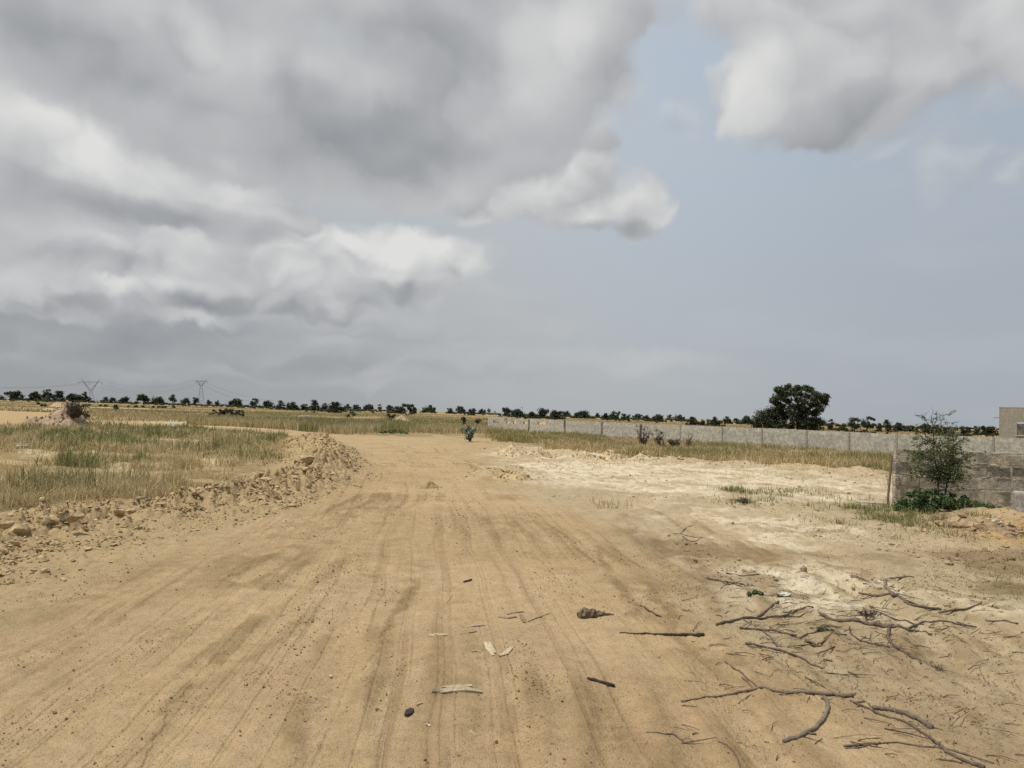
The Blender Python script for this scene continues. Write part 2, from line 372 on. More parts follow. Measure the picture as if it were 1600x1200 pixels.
    h = h - road_m * sst(r, 22, 10) * .006 * sst(fbm((lane(x, y) + .08 * fbm(x, y, 3.5, 4, 101)) / .035, y / 5.0, 1.0, 3, 127), .40, .72)
    return h, road, bm, fringe, hm, edge, d
def height(x, y):
    return relief(np.atleast_1d(x), np.atleast_1d(y))[0]
def at(px, py):                               # point on the uneven ground seen at a photo pixel
    d = ray(px, py); z = 0.0
    for _ in range(4):
        t = (z - EYE) / d[2]; z = float(height(d[0] * t, d[1] * t)[0])
    t = (z - EYE) / d[2]
    return np.array([d[0] * t, d[1] * t, z])

# ------------------------------------------------------------------ mesh and material helpers
COL = S.collection
def mat(name):
    m = bpy.data.materials.new(name); m.use_nodes = True
    return m, m.node_tree, m.node_tree.nodes['Principled BSDF']
def soil_material(name, grain=260.0, bump=1.0, attr='soil', tint=1.0):
    m, nt, p = mat(name)
    p.inputs['Roughness'].default_value = 1.0; p.inputs['Specular IOR Level'].default_value = .02
    a = nt.nodes.new('ShaderNodeAttribute'); a.attribute_name = attr
    tc = nt.nodes.new('ShaderNodeTexCoord')
    def noise(s, d=4.0, r=.6):
        n = nt.nodes.new('ShaderNodeTexNoise'); n.inputs['Scale'].default_value = s; n.inputs['Detail'].default_value = d; n.inputs['Roughness'].default_value = r
        nt.links.new(tc.outputs['Object'], n.inputs['Vector']); return n.outputs[0]
    def rng_(v, a0, a1, b0, b1):
        n = nt.nodes.new('ShaderNodeMapRange'); nt.links.new(v, n.inputs[0])
        for i, q in enumerate((a0, a1, b0, b1)): n.inputs[i + 1].default_value = q
        return n.outputs[0]
    def mul(u, v):
        n = nt.nodes.new('ShaderNodeMath'); n.operation = 'MULTIPLY'; nt.links.new(u, n.inputs[0]); nt.links.new(v, n.inputs[1]); return n.outputs[0]
    f = mul(rng_(noise(grain, 3.0, .7), .3, .7, .76, 1.24), rng_(noise(7.0, 5.0, .65), .3, .7, .86, 1.12))
    f = mul(f, rng_(noise(1.1, 4.0), .3, .7, .93, 1.07))
    f = mul(f, mul(rng_(noise(150.0, 2.0, .5), .60, .68, 1.0, .62), rng_(noise(55.0, 3.0, .6), .58, .68, 1.0, .74)))
    s = nt.nodes.new('ShaderNodeVectorMath'); s.operation = 'SCALE'
    nt.links.new(a.outputs['Color'], s.inputs[0]); nt.links.new(f, s.inputs['Scale'])
    nt.links.new(s.outputs[0], p.inputs['Base Color'])
    b1 = nt.nodes.new('ShaderNodeBump'); b1.inputs['Strength'].default_value = bump; b1.inputs['Distance'].default_value = .009
    nt.links.new(noise(95.0, 5.0, .7), b1.inputs['Height'])
    b2 = nt.nodes.new('ShaderNodeBump'); b2.inputs['Strength'].default_value = bump * .8; b2.inputs['Distance'].default_value = .02
    nt.links.new(noise(22.0, 4.0, .6), b2.inputs['Height']); nt.links.new(b1.outputs[0], b2.inputs['Normal'])
    nt.links.new(b2.outputs[0], p.inputs['Normal'])
    return m
def attr_material(name, attr='tone', rough=.9, spec=.15, translucent=0.0, nscale=0.0):
    m, nt, p = mat(name)
    p.inputs['Roughness'].default_value = rough; p.inputs['Specular IOR Level'].default_value = spec
    a = nt.nodes.new('ShaderNodeAttribute'); a.attribute_name = attr
    c = a.outputs['Color']
    if nscale:
        tc = nt.nodes.new('ShaderNodeTexCoord'); n = nt.nodes.new('ShaderNodeTexNoise')
        n.inputs['Scale'].default_value = nscale; n.inputs['Detail'].default_value = 6; n.inputs['Roughness'].default_value = .65
        nt.links.new(tc.outputs['Object'], n.inputs['Vector'])
        r = nt.nodes.new('ShaderNodeMapRange'); nt.links.new(n.outputs[0], r.inputs[0])
        for i, q in enumerate((.3, .7, .6, 1.35)): r.inputs[i + 1].default_value = q
        s = nt.nodes.new('ShaderNodeVectorMath'); s.operation = 'SCALE'; nt.links.new(c, s.inputs[0]); nt.links.new(r.outputs[0], s.inputs['Scale']); c = s.outputs[0]
        b = nt.nodes.new('ShaderNodeBump'); b.inputs['Strength'].default_value = .6; b.inputs['Distance'].default_value = .3 / nscale
        nt.links.new(n.outputs[0], b.inputs['Height']); nt.links.new(b.outputs[0], p.inputs['Normal'])
    nt.links.new(c, p.inputs['Base Color'])
    if translucent:
        t = nt.nodes.new('ShaderNodeBsdfTranslucent'); nt.links.new(c, t.inputs[0])
        mx = nt.nodes.new('ShaderNodeMixShader'); mx.inputs[0].default_value = translucent
        o = nt.nodes['Material Output']
        nt.links.new(p.outputs[0], mx.inputs[1]); nt.links.new(t.outputs[0], mx.inputs[2]); nt.links.new(mx.outputs[0], o.inputs[0])
    return m
def raw_mesh(name, verts, faces_idx, face_len, m, attr=None, attr_name='tone', smooth=False, parent=None):
    verts = np.ascontiguousarray(verts, np.float32); faces_idx = np.ascontiguousarray(faces_idx, np.int32)
    me = bpy.data.meshes.new(name)
    me.vertices.add(len(verts)); me.vertices.foreach_set('co', verts.ravel())
    me.loops.add(len(faces_idx)); me.loops.foreach_set('vertex_index', faces_idx)
    if np.isscalar(face_len):
        nf = len(faces_idx) // face_len; fl = np.full(nf, face_len, np.int32)
    else:
        fl = np.asarray(face_len, np.int32); nf = len(fl)
    st = np.concatenate([[0], np.cumsum(fl)[:-1]]).astype(np.int32)
    me.polygons.add(nf); me.polygons.foreach_set('loop_start', st)
    try: me.polygons.foreach_set('loop_total', fl)
    except Exception: pass
    me.polygons.foreach_set('use_smooth', np.full(nf, bool(smooth)))
    me.update(calc_edges=True)
    if attr is not None:
        at_ = me.color_attributes.new(attr_name, 'FLOAT_COLOR', 'POINT')
        c = np.ones((len(verts), 4), np.float32); c[:, :3] = attr; at_.data.foreach_set('color', c.ravel())
    me.materials.append(m)
    o = bpy.data.objects.new(name, me); COL.objects.link(o)
    if parent: o.parent = parent
    return o
def tag(o, label=None, cat=None, group=None, kind=None):
    if label: o['label'] = label
    if cat: o['category'] = cat
    if group: o['group'] = group
    if kind: o['kind'] = kind
    return o
def empty(name, loc, label, cat, group=None, rz=0):
    o = bpy.data.objects.new(name, None); COL.objects.link(o); o.location = loc; o.rotation_euler = (0, 0, rz); o.empty_display_size = .2
    return tag(o, label, cat, group)
class MB:
    """collects vertices and polygons of one mesh"""
    def __init__(self): self.v = []; self.f = []; self.n = []; self.c = []; self.k = 0
    def add(self, v, f, c=(.5, .5, .5)):
        v = np.asarray(v, float); f = [list(q) for q in f]
        self.v.append(v); self.c.append(np.broadcast_to(np.asarray(c, float), (len(v), 3)))
        for q in f: self.f.extend([i + self.k for i in q]); self.n.append(len(q))
        self.k += len(v)
    def addn(self, v, f, c):                 # f: regular array of faces
        v = np.asarray(v, float); f = np.asarray(f)
        self.v.append(v); self.c.append(np.broadcast_to(np.asarray(c, float), (len(v), 3)))
        self.f.extend((f + self.k).ravel().tolist()); self.n.extend([f.shape[1]] * len(f)); self.k += len(v)
    def box(self, c, s, col=(.5, .5, .5), rz=0, jit=0.0, bev=0.0):
        x, y, z = [q / 2 for q in s]
        if bev:
            b = min(bev, x * .9, y * .9, z * .9); vs = []
            for sx in (-1, 1):
                for sy in (-1, 1):
                    for sz in (-1, 1):
                        vs += [(sx * x, sy * (y - b), sz * (z - b)), (sx * (x - b), sy * y, sz * (z - b)), (sx * (x - b), sy * (y - b), sz * z)]
            bmv = np.array(vs)
            def ix(sx, sy, sz, a): return (((sx > 0) * 2 + (sy > 0)) * 2 + (sz > 0)) * 3 + a
            F_ = []
            for s_ in (-1, 1):
                F_.append([ix(s_, -1, -1, 0), ix(s_, 1, -1, 0), ix(s_, 1, 1, 0), ix(s_, -1, 1, 0)][::s_])
                F_.append([ix(-1, s_, -1, 1), ix(1, s_, -1, 1), ix(1, s_, 1, 1), ix(-1, s_, 1, 1)][::-s_])
                F_.append([ix(-1, -1, s_, 2), ix(1, -1, s_, 2), ix(1, 1, s_, 2), ix(-1, 1, s_, 2)][::s_])
            for p_ in (-1, 1):
                for q_ in (-1, 1):
                    e = p_ * q_
                    F_.append([ix(-1, p_, q_, 1), ix(1, p_, q_, 1), ix(1, p_, q_, 2), ix(-1, p_, q_, 2)][::-e])
                    F_.append([ix(p_, -1, q_, 0), ix(p_, 1, q_, 0), ix(p_, 1, q_, 2), ix(p_, -1, q_, 2)][::e])
                    F_.append([ix(p_, q_, -1, 0), ix(p_, q_, 1, 0), ix(p_, q_, 1, 1), ix(p_, q_, -1, 1)][::-e])
            for sx in (-1, 1):
                for sy in (-1, 1):
                    for sz in (-1, 1):
                        F_.append([ix(sx, sy, sz, 0), ix(sx, sy, sz, 1), ix(sx, sy, sz, 2)][::sx * sy * sz])
            v = bmv
        else:
            v = np.array([(sx * x, sy * y, sz * z) for sx in (-1, 1) for sy in (-1, 1) for sz in (-1, 1)])
            F_ = [(0, 1, 3, 2), (4, 6, 7, 5), (0, 4, 5, 1), (2, 3, 7, 6), (0, 2, 6, 4), (1, 5, 7, 3)]
        if jit: v = v + rng.normal(0, jit, v.shape)
        ca, sa = math.cos(rz), math.sin(rz)
        v = np.stack([v[:, 0] * ca - v[:, 1] * sa, v[:, 0] * sa + v[:, 1] * ca, v[:, 2]], 1) + np.asarray(c, float)
        self.add(v, F_, col)
    def tube(self, p, r, n=6, col=(.2, .15, .1), caps=True, wob=0.0):
        p = np.asarray(p, float); r = np.broadcast_to(np.asarray(r, float), (len(p),)); k = len(p)
        t = np.gradient(p, axis=0); t /= np.linalg.norm(t, axis=1)[:, None] + 1e-12
        ref = np.array([0, 0, 1.0]) if abs(t[0, 2]) < .8 else np.array([1.0, 0, 0])
        vs = []
        for i in range(k):
            u = np.cross(t[i], ref); u /= np.linalg.norm(u) + 1e-9; w = np.cross(u, t[i])
            a = np.arange(n) * 2 * math.pi / n
            rr = r[i] * (1 + (wob * rng.normal(size=n) if wob else 0))
            vs.append(p[i] + (np.cos(a) * rr)[:, None] * u + (np.sin(a) * rr)[:, None] * w)
        v = np.vstack(vs); F_ = []
        for i in range(k - 1):
            for j in range(n):
                a, b = i * n + j, i * n + (j + 1) % n
                F_.append((a, b, b + n, a + n))
        if caps: F_.append(list(range(n))[::-1]); F_.append(list(range((k - 1) * n, k * n)))
        self.add(v, F_, col)
    def build(self, name, m, parent=None, smooth=False, loc=None):
        v = np.vstack(self.v)
        if loc is not None: v = v - np.asarray(loc, float)
        return raw_mesh(name, v, self.f, self.n, m, np.vstack(self.c), smooth=smooth, parent=parent)

# unit rock shapes: a few times subdivided and dented icospheres
def _ico(sub):
    import bmesh
    bm = bmesh.new(); bmesh.ops.create_icosphere(bm, subdivisions=sub, radius=1.0)
    v = np.array([q.co[:] for q in bm.verts]); f = np.array([[w.index for w in q.verts] for q in bm.faces]); bm.free(); return v, f
ICO = {1: _ico(1), 2: _ico(2), 3: _ico(3)}
def rock_shape(sub, dent=.55, flat_=.7, cuts=8):
    v, f = ICO[sub]; v = v.copy()
    for _ in range(cuts):                    # planar breaks
        n = rng.normal(size=3); n /= np.linalg.norm(n); d = rng.uniform(.22, .75)
        e = v @ n - d; v -= np.where(e > 0, e, 0)[:, None] * n * .92
    v += rng.normal(0, dent * .12, v.shape)
    v *= rng.uniform(.7, 1.2, 3); v[:, 2] *= flat_
    return v, f
def scatter_rocks(name, pos, size, sub, cols, m, label_kind=True, sink=.25, nshape=10, flat_=.75, smooth=False):
    shapes = [rock_shape(sub, flat_=flat_) for _ in range(nshape)]
    nv = len(shapes[0][0]); F0 = shapes[0][1]; k = len(pos)
    V = np.empty((k, nv, 3)); a = rng.uniform(0, 6.28, k); tilt = rng.normal(0, .35, k)
    pick = rng.integers(0, nshape, k)
    for s in range(nshape):
        q = pick == s
        if not q.any(): continue
        v = shapes[s][0][None] * size[q][:, None, None]
        ct, st = np.cos(tilt[q])[:, None], np.sin(tilt[q])[:, None]
        y_, z_ = v[..., 1] * ct - v[..., 2] * st, v[..., 1] * st + v[..., 2] * ct
        ca, sa = np.cos(a[q])[:, None], np.sin(a[q])[:, None]
        V[q] = np.stack([v[..., 0] * ca - y_ * sa, v[..., 0] * sa + y_ * ca, z_], -1)
    P = np.asarray(pos).copy(); P[:, 2] += size * (flat_ * .7 - sink)
    V += P[:, None, :]
    Fs = (F0[None] + (np.arange(k) * nv)[:, None, None]).reshape(-1)
    C = np.repeat(cols, nv, axis=0)
    return raw_mesh(name, V.reshape(-1, 3), Fs, 3, m, C, smooth=smooth)

# ------------------------------------------------------------------ ground sheet: one height field, faces sorted into road and open ground
SOIL = soil_material('soil')
C_ROAD = np.array([.425, .308, .180]); C_ROAD2 = np.array([.39, .275, .155]); C_BERM = np.array([.385, .285, .158]); C_WHITE = np.array([.60, .515, .37])
C_OPEN = np.array([.385, .305, .19]); C_ORANGE = np.array([.40, .285, .155]); C_LITTER = np.array([.22, .165, .08]); C_BROWN = np.array([.24, .16, .085]); C_FIELD = np.array([.28, .21, .105])
def lerp(a, b, t): return a + (b - a) * np.asarray(t)[..., None]
def soil_colour(x, y, info):
    h, road, bm, fringe, hm, edge, bd = info
    r = np.hypot(x, y)
    n1 = fbm(x, y, 3.5, 4, 101); n2 = fbm(x, y, .7, 4, 103); n3 = fbm(x, y, 18, 3, 105)
    wob = (.35 * n1 + .2 * n2) * np.clip(r / 9, .5, 6)
    def inside(poly, s=.35): return sst(sdf(x, y, poly) + wob, -s * np.clip(r / 9, .4, 6), s * np.clip(r / 9, .4, 6))
    c = lerp(np.broadcast_to(np.array([.37, .275, .155]), x.shape + (3,)), C_OPEN, sst(x, -1.0, 1.0))
    c = lerp(c, C_BROWN, .55 * sst(n1, .0, .7) * sst(r, 30, 12))
    farm = sst(r, 45, 80)
    c = lerp(c, lerp(C_FIELD[None], np.array([.46, .34, .19])[None], sst(fbm(x / 3.5, y, 22, 3, 111), -.05, .5))[0] if x.ndim == 0 else lerp(np.broadcast_to(C_FIELD, c.shape), np.array([.46, .34, .19]), sst(fbm(x / 3.5, y, 22, 3, 111), -.05, .5)), farm)
    g = np.maximum.reduce([inside(P_GL), inside(P_GB), inside(P_GR)])
    c = lerp(c, lerp(np.broadcast_to(C_LITTER, c.shape), np.array([.40, .30, .165]), sst(n2, -.1, .8)), .85 * g)
    c = lerp(c, C_LITTER, .55 * inside(P_GS) * sst(n2, -.5, .3)); c = lerp(c, C_LITTER * .7, .85 * inside(P_GP) * sst(n2, -.7, .1))
    n4 = fbm(x, y, .22, 3, 115)
    for p in (P_WHITE, P_WHITE2, P_WHITE3): c = lerp(c, lerp(np.broadcast_to(C_WHITE, c.shape), C_OPEN * 1.1, sst(n4, -.1, .8)), .95 * inside(p, .7) * sst(n2 + .5 * n1 + .7 * n4, -.95, .15))
    right = sst(x, 1.6, 2.6) * sst(r, 16, 11) * sst(r, 4.5, 6.5)
    c = lerp(c, np.array([.235, .17, .10]), .62 * right * sst(n1 + .7 * n2 + .5 * n4, .15, .75))
    c = lerp(c, np.array([.235, .172, .10]), .95 * inside(P_BROWN2) * sst(n2 + .5 * n4, -.75, .2))
    for p in P_PALE: c = lerp(c, np.array([.48, .39, .24]), inside(p, .5))
    c = lerp(c, C_ORANGE, inside(P_ORANGE)); c = lerp(c, np.array([.40, .26, .12]), .8 * inside(P_BROWN))
    rm = sst(road, -.25, .45)
    rc = lerp(np.broadcast_to(C_ROAD, c.shape), C_ROAD2, sst(n1 + .6 * n2, -.2, .8))
    rc = lerp(rc, np.array([.35, .25, .135]), sst(fbm(x, y, 5, 3, 107), .1, .7) * .6)
    rc = lerp(rc, np.array([.40, .295, .165]), sst(y, 14, 26) * .6)
    c = lerp(c, rc, rm)
    c = lerp(c, C_BERM, np.clip(np.maximum(sst(bm, .1, .5), fringe * .8), 0, 1)); c = lerp(c, np.array([.43, .335, .205]), .8 * sst(hm, .25, .7) * sst(y, 12, 18))
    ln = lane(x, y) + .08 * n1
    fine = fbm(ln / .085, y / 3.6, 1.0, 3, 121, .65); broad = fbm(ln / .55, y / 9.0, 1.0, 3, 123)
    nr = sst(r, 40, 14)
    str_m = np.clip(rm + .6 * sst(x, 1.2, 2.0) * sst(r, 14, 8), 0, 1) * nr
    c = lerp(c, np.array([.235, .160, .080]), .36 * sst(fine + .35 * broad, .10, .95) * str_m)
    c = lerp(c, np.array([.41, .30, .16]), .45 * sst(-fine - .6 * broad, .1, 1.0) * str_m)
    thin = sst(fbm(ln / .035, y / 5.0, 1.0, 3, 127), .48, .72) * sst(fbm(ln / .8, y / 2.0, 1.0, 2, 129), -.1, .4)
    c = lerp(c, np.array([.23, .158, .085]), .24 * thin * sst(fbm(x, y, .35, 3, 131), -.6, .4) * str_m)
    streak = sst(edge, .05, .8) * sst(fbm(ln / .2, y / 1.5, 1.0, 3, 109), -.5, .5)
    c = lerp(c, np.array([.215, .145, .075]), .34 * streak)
    rgh = sst(fbm(ln / 1.0, y / 2.6, 1.0, 3, 65), .1, .85)
    c = lerp(c, np.array([.215, .15, .075]), .35 * rgh * sst(fbm(x, y, .30, 3, 66), -.2, .5) * rm)
    c = lerp(c, C_BERM, np.clip(np.maximum(sst(bm, .1, .5), fringe * .8), 0, 1)); c = lerp(c, np.array([.43, .335, .205]), .8 * sst(hm, .25, .7) * sst(y, 12, 18))
    thin = sst(fbm(ln / .035, y / 5.0, 1.0, 3, 127), .48, .72) * sst(fbm(ln / .8, y / 2.0, 1.0, 2, 129), -.1, .4)
    c = lerp(c, np.array([.23, .158, .085]), .24 * thin * sst(fbm(x, y, .35, 3, 131), -.6, .4) * str_m)
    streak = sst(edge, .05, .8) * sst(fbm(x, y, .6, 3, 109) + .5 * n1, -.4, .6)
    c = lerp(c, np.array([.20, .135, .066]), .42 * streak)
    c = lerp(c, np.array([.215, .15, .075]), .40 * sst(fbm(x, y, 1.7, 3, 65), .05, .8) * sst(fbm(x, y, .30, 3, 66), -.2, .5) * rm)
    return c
def build_ground():
    # rows: fine close by, coarser with distance; columns: fine ahead, coarse to the sides and behind
    rr = [0.0, .6, 1.2, 1.7]; q = 2.1
    while q < 45: rr.append(q); q += min(max(q * q / 1700.0, .005), q * .0044)
    while q < 7500: rr.append(q); q *= 1.03
    rr = np.array(rr)
    a = np.concatenate([np.linspace(-180, -52, 65)[:-1], np.linspace(-52, -37, 90)[:-1], np.linspace(-37, 37, 1040), np.linspace(37, 52, 90)[1:], np.linspace(52, 180, 65)[1:-1]])
    A, Rr = np.meshgrid(np.radians(a), rr)
    x, y = Rr * np.sin(A), Rr * np.cos(A)
    nr, na = x.shape
    info = relief(x, y); z = info[0]
    col = soil_colour(x, y, info)
    i, j = np.meshgrid(np.arange(nr - 1), np.arange(na), indexing='ij')
    j2 = (j + 1) % na
    quads = np.stack([i * na + j, (i + 1) * na + j, (i + 1) * na + j2, i * na + j2], -1)[:, :, ::-1].reshape(-1, 4)
    V = np.stack([x, y, z], -1).reshape(-1, 3); Cc = col.reshape(-1, 3)
    roadv = (info[1] > 0).reshape(-1)
    isroad = roadv[quads].sum(1) >= 2
    for nm, k in (('ground', ~isroad), ('dirt_road', isroad)):
        f = quads[k]; used = np.unique(f); m_ = np.full(len(V), -1); m_[used] = np.arange(len(used))
        o = raw_mesh(nm, V[used], m_[f].ravel(), 4, SOIL, Cc[used], attr_name='soil', smooth=True)
        o['kind'] = 'structure'
    return
build_ground()

# ------------------------------------------------------------------ loose soil: crumbs, clods and rubble (nobody could count them)
M_CLOD = attr_material('clod', nscale=26.0, rough=.97, spec=.1)
def soil_at(x, y):
    info = relief(x, y); return info, soil_colour(x, y, info)
def loose_soil():
    # crumbs thrown up along the wheel tracks and in patches over the sand
    xs, ys = [], []
    for pl, w, d in TRACKS[:13]:
        seg = np.hypot(*np.diff(pl, axis=0).T); L = np.concatenate([[0], np.cumsum(seg)])
        n = int(L[-1] * 150); u = L[-1] * rng.uniform(0, 1, n) ** 1.3 ; u = u if pl[0, 1] < pl[-1, 1] else L[-1] - u
        px_ = np.interp(u, L, pl[:, 0]); py_ = np.interp(u, L, pl[:, 1])
        side = rng.choice([-1, 1], n) * w * 1.5 + rng.normal(0, .10, n)
        xs.append(px_ + side); ys.append(py_ + rng.normal(0, .1, n))
    for pl, d in CRACKS:
        n = 160; u = rng.uniform(0, len(pl) - 1.01, n); i = u.astype(int); t = u - i
        q = pl[i] * (1 - t)[:, None] + pl[i + 1] * t[:, None]
        xs.append(q[:, 0] + rng.normal(0, .05, n)); ys.append(q[:, 1] + rng.normal(0, .05, n))
    n = 150000
    d = 2.6 * (22 / 2.6) ** rng.uniform(0, 1, n); a = rng.uniform(-.8, .8, n)
    xs.append(d * np.sin(a)); ys.append(d * np.cos(a))
    x = np.concatenate(xs); y = np.concatenate(ys)
    patch = sst(fbm(lane(x, y) / .5, y / 2.4, 1.0, 3, 201) + .5 * fbm(x, y, .35, 2, 203), .05, .9)
    keep = (rng.uniform(0, 1, len(x)) < .03 + .62 * patch ** 1.7) & (y > 1.5) & (np.hypot(x, y) < 30)
    x, y = x[keep], y[keep]
    info, c = soil_at(x, y)
    size = np.clip(rng.lognormal(math.log(.0024), .55, len(x)), .0013, .011) * (1 + np.hypot(x, y) / 14)
    scatter_rocks('soil_crumbs', np.stack([x, y, info[0]], 1), size, 1, c * rng.uniform(.5, .9, (len(x), 1)), M_CLOD, flat_=.9).__setitem__('kind', 'stuff')
    # broken clods on the bank at the left and its fringe
    n = 260000
    d = 4.0 * (42 / 4.0) ** rng.uniform(0, 1, n); a = rng.uniform(-.95, .05, n)
    x, y = d * np.sin(a), d * np.cos(a)
    H, W, bd, off = berm_at(x, y)
    road = sdf(x, y, P_ROAD)
    pr = np.maximum(1.3 * np.exp(-(bd / (W * 1.05)) ** 2), .55 * sst(bd, 2.0, .6) * (road < .1)) * (.35 + .9 * sst(fbm(x, y, .8, 3, 207), -.4, .5))
    keep = (rng.uniform(0, 1, n) < pr) & (sdf(x, y, P_GL) < 1.2)
    x, y, bd = x[keep], y[keep], bd[keep]
    info, c = soil_at(x, y)
    size = np.clip(rng.lognormal(math.log(.0135), .62, len(x)), .004, .085) * np.where(bd < .7, 1.2, .9) * np.clip(.75 + np.hypot(x, y) / 40, .8, 1.4)
    c = lerp(c, C_BERM, .6) * rng.uniform(.8, 1.3, (len(x), 1))
    scatter_rocks('soil_clods', np.stack([x, y, info[0]], 1), size, 2, c, M_CLOD, nshape=14, flat_=.72)['kind'] = 'stuff'
    # pale lumps over the graded sand on the right
    n = 60000
    d = 7.0 * (34 / 7.0) ** rng.uniform(0, 1, n); a = rng.uniform(-.06, .85, n)
    x, y = d * np.sin(a), d * np.cos(a)
    hp = np.zeros(n)
    for hx, hy, rr, hh in HEAPS: hp = np.maximum(hp, np.exp(-((x - hx) ** 2 + (y - hy) ** 2) / rr ** 2))
    road = sdf(x, y, P_ROAD)
    pr = np.maximum(hp * .8, .30 * (road < -.3) * sst(fbm(x, y, 1.7, 3, 211), -.1, .7)) * (sdf(x, y, P_GR) < .5)
    keep = rng.uniform(0, 1, n) < pr
    x, y = x[keep], y[keep]
    info, c = soil_at(x, y)
    size = np.clip(rng.lognormal(math.log(.015), .6, len(x)), .006, .09) * np.clip(.6 + np.hypot(x, y) / 35, .7, 1.5)
    scatter_rocks('sandy_rubble', np.stack([x, y, info[0]], 1), size, 1, c * rng.uniform(.8, 1.1, (len(x), 1)), M_CLOD, nshape=12, flat_=.65)['kind'] = 'stuff'
loose_soil()

# ------------------------------------------------------------------ grass (stuff)
M_GRASS = attr_material('grass', rough=.8, spec=.15, translucent=.25)
STRAW = np.array([.52, .415, .215]); PALE = np.array([.64, .54, .33]); GREEN = np.array([.17, .19, .07]); OLIVE = np.array([.33, .30, .13]); RUST = np.array([.38, .25, .13])
def blades(name, x, y, hgt, wid, col, lean=.5, droop=.4, flat_=False, out=None):
    n = len(x); z = height(x, y)
    a = rng.uniform(0, 6.283, n); la = rng.uniform(0, 6.283, n); ln = np.abs(rng.normal(0, lean, n))
    if out is not None: la = out + rng.normal(0, .6, n)
    dx, dy = np.cos(la) * ln * hgt, np.sin(la) * ln * hgt
    wx, wy = np.cos(a) * wid * .5, np.sin(a) * wid * .5
    top = hgt * (1 - droop * ln)
    if flat_: ln = np.ones(n); dx, dy = np.cos(la) * hgt, np.sin(la) * hgt; top = hgt * rng.uniform(.05, .35, n); z = z + .006
    P = np.empty((n, 5, 3))
    P[:, 0] = np.stack([x - wx, y - wy, z - .01], 1); P[:, 1] = np.stack([x + wx, y + wy, z - .01], 1)
    P[:, 2] = np.stack([x + wx * .7 + dx * .4, y + wy * .7 + dy * .4, z + top * .6], 1); P[:, 3] = np.stack([x - wx * .7 + dx * .4, y - wy * .7 + dy * .4, z + top * .6], 1)
    P[:, 4] = np.stack([x + dx, y + dy, z + top], 1)
    b = (np.arange(n) * 5)[:, None]
    F_ = np.concatenate([b + np.array([0, 1, 2, 3]), b + np.array([3, 2, 4])], 1).ravel()
    fl = np.tile(np.array([4, 3]), n)
    return tag(raw_mesh(name, P.reshape(-1, 3), F_, fl, M_GRASS, np.repeat(col, 5, axis=0)), kind='stuff')
def polar(n, d0, d1, a0, a1):
    d = d0 * (d1 / d0) ** rng.uniform(0, 1, n); a = rng.uniform(a0, a1, n)
    return d * np.sin(a), d * np.cos(a)
def tufts(n, per, spread, d0, d1, a0, a1):
    """blade positions gathered in tufts: x, y and the direction away from the tuft's middle"""
    x, y = polar(n // per, d0, d1, a0, a1); x = np.repeat(x, per); y = np.repeat(y, per); m = len(x)
    s = spread * np.hypot(x, y) ** .5 * np.repeat(rng.uniform(.5, 1.6, m // per), per)
    ox, oy = rng.normal(0, 1, m) * s, rng.normal(0, 1, m) * s
    return x + ox, y + oy, np.arctan2(oy, ox)
def grass_cols(x, y, greenness, seed, gold=.5):
    n = len(x); r = np.hypot(x, y)
    g = np.clip(sst(fbm(x, y * .6, 2.6, 3, seed) + greenness + .4 * fbm(x, y, .5, 2, seed + 9), -.25, .55), 0, 1)
    dry = lerp(np.broadcast_to(STRAW, (n, 3)), PALE, rng.uniform(0, 1, n)); dry = lerp(dry, RUST, (rng.uniform(0, 1, n) < .22) * .8)
    grn = lerp(np.broadcast_to(GREEN, (n, 3)), OLIVE, rng.uniform(0, 1, n))
    pick = rng.uniform(0, 1, n) < g
    c = np.where(pick[:, None], grn, dry)
    return c * rng.uniform(.75, 1.2, (n, 1)), g
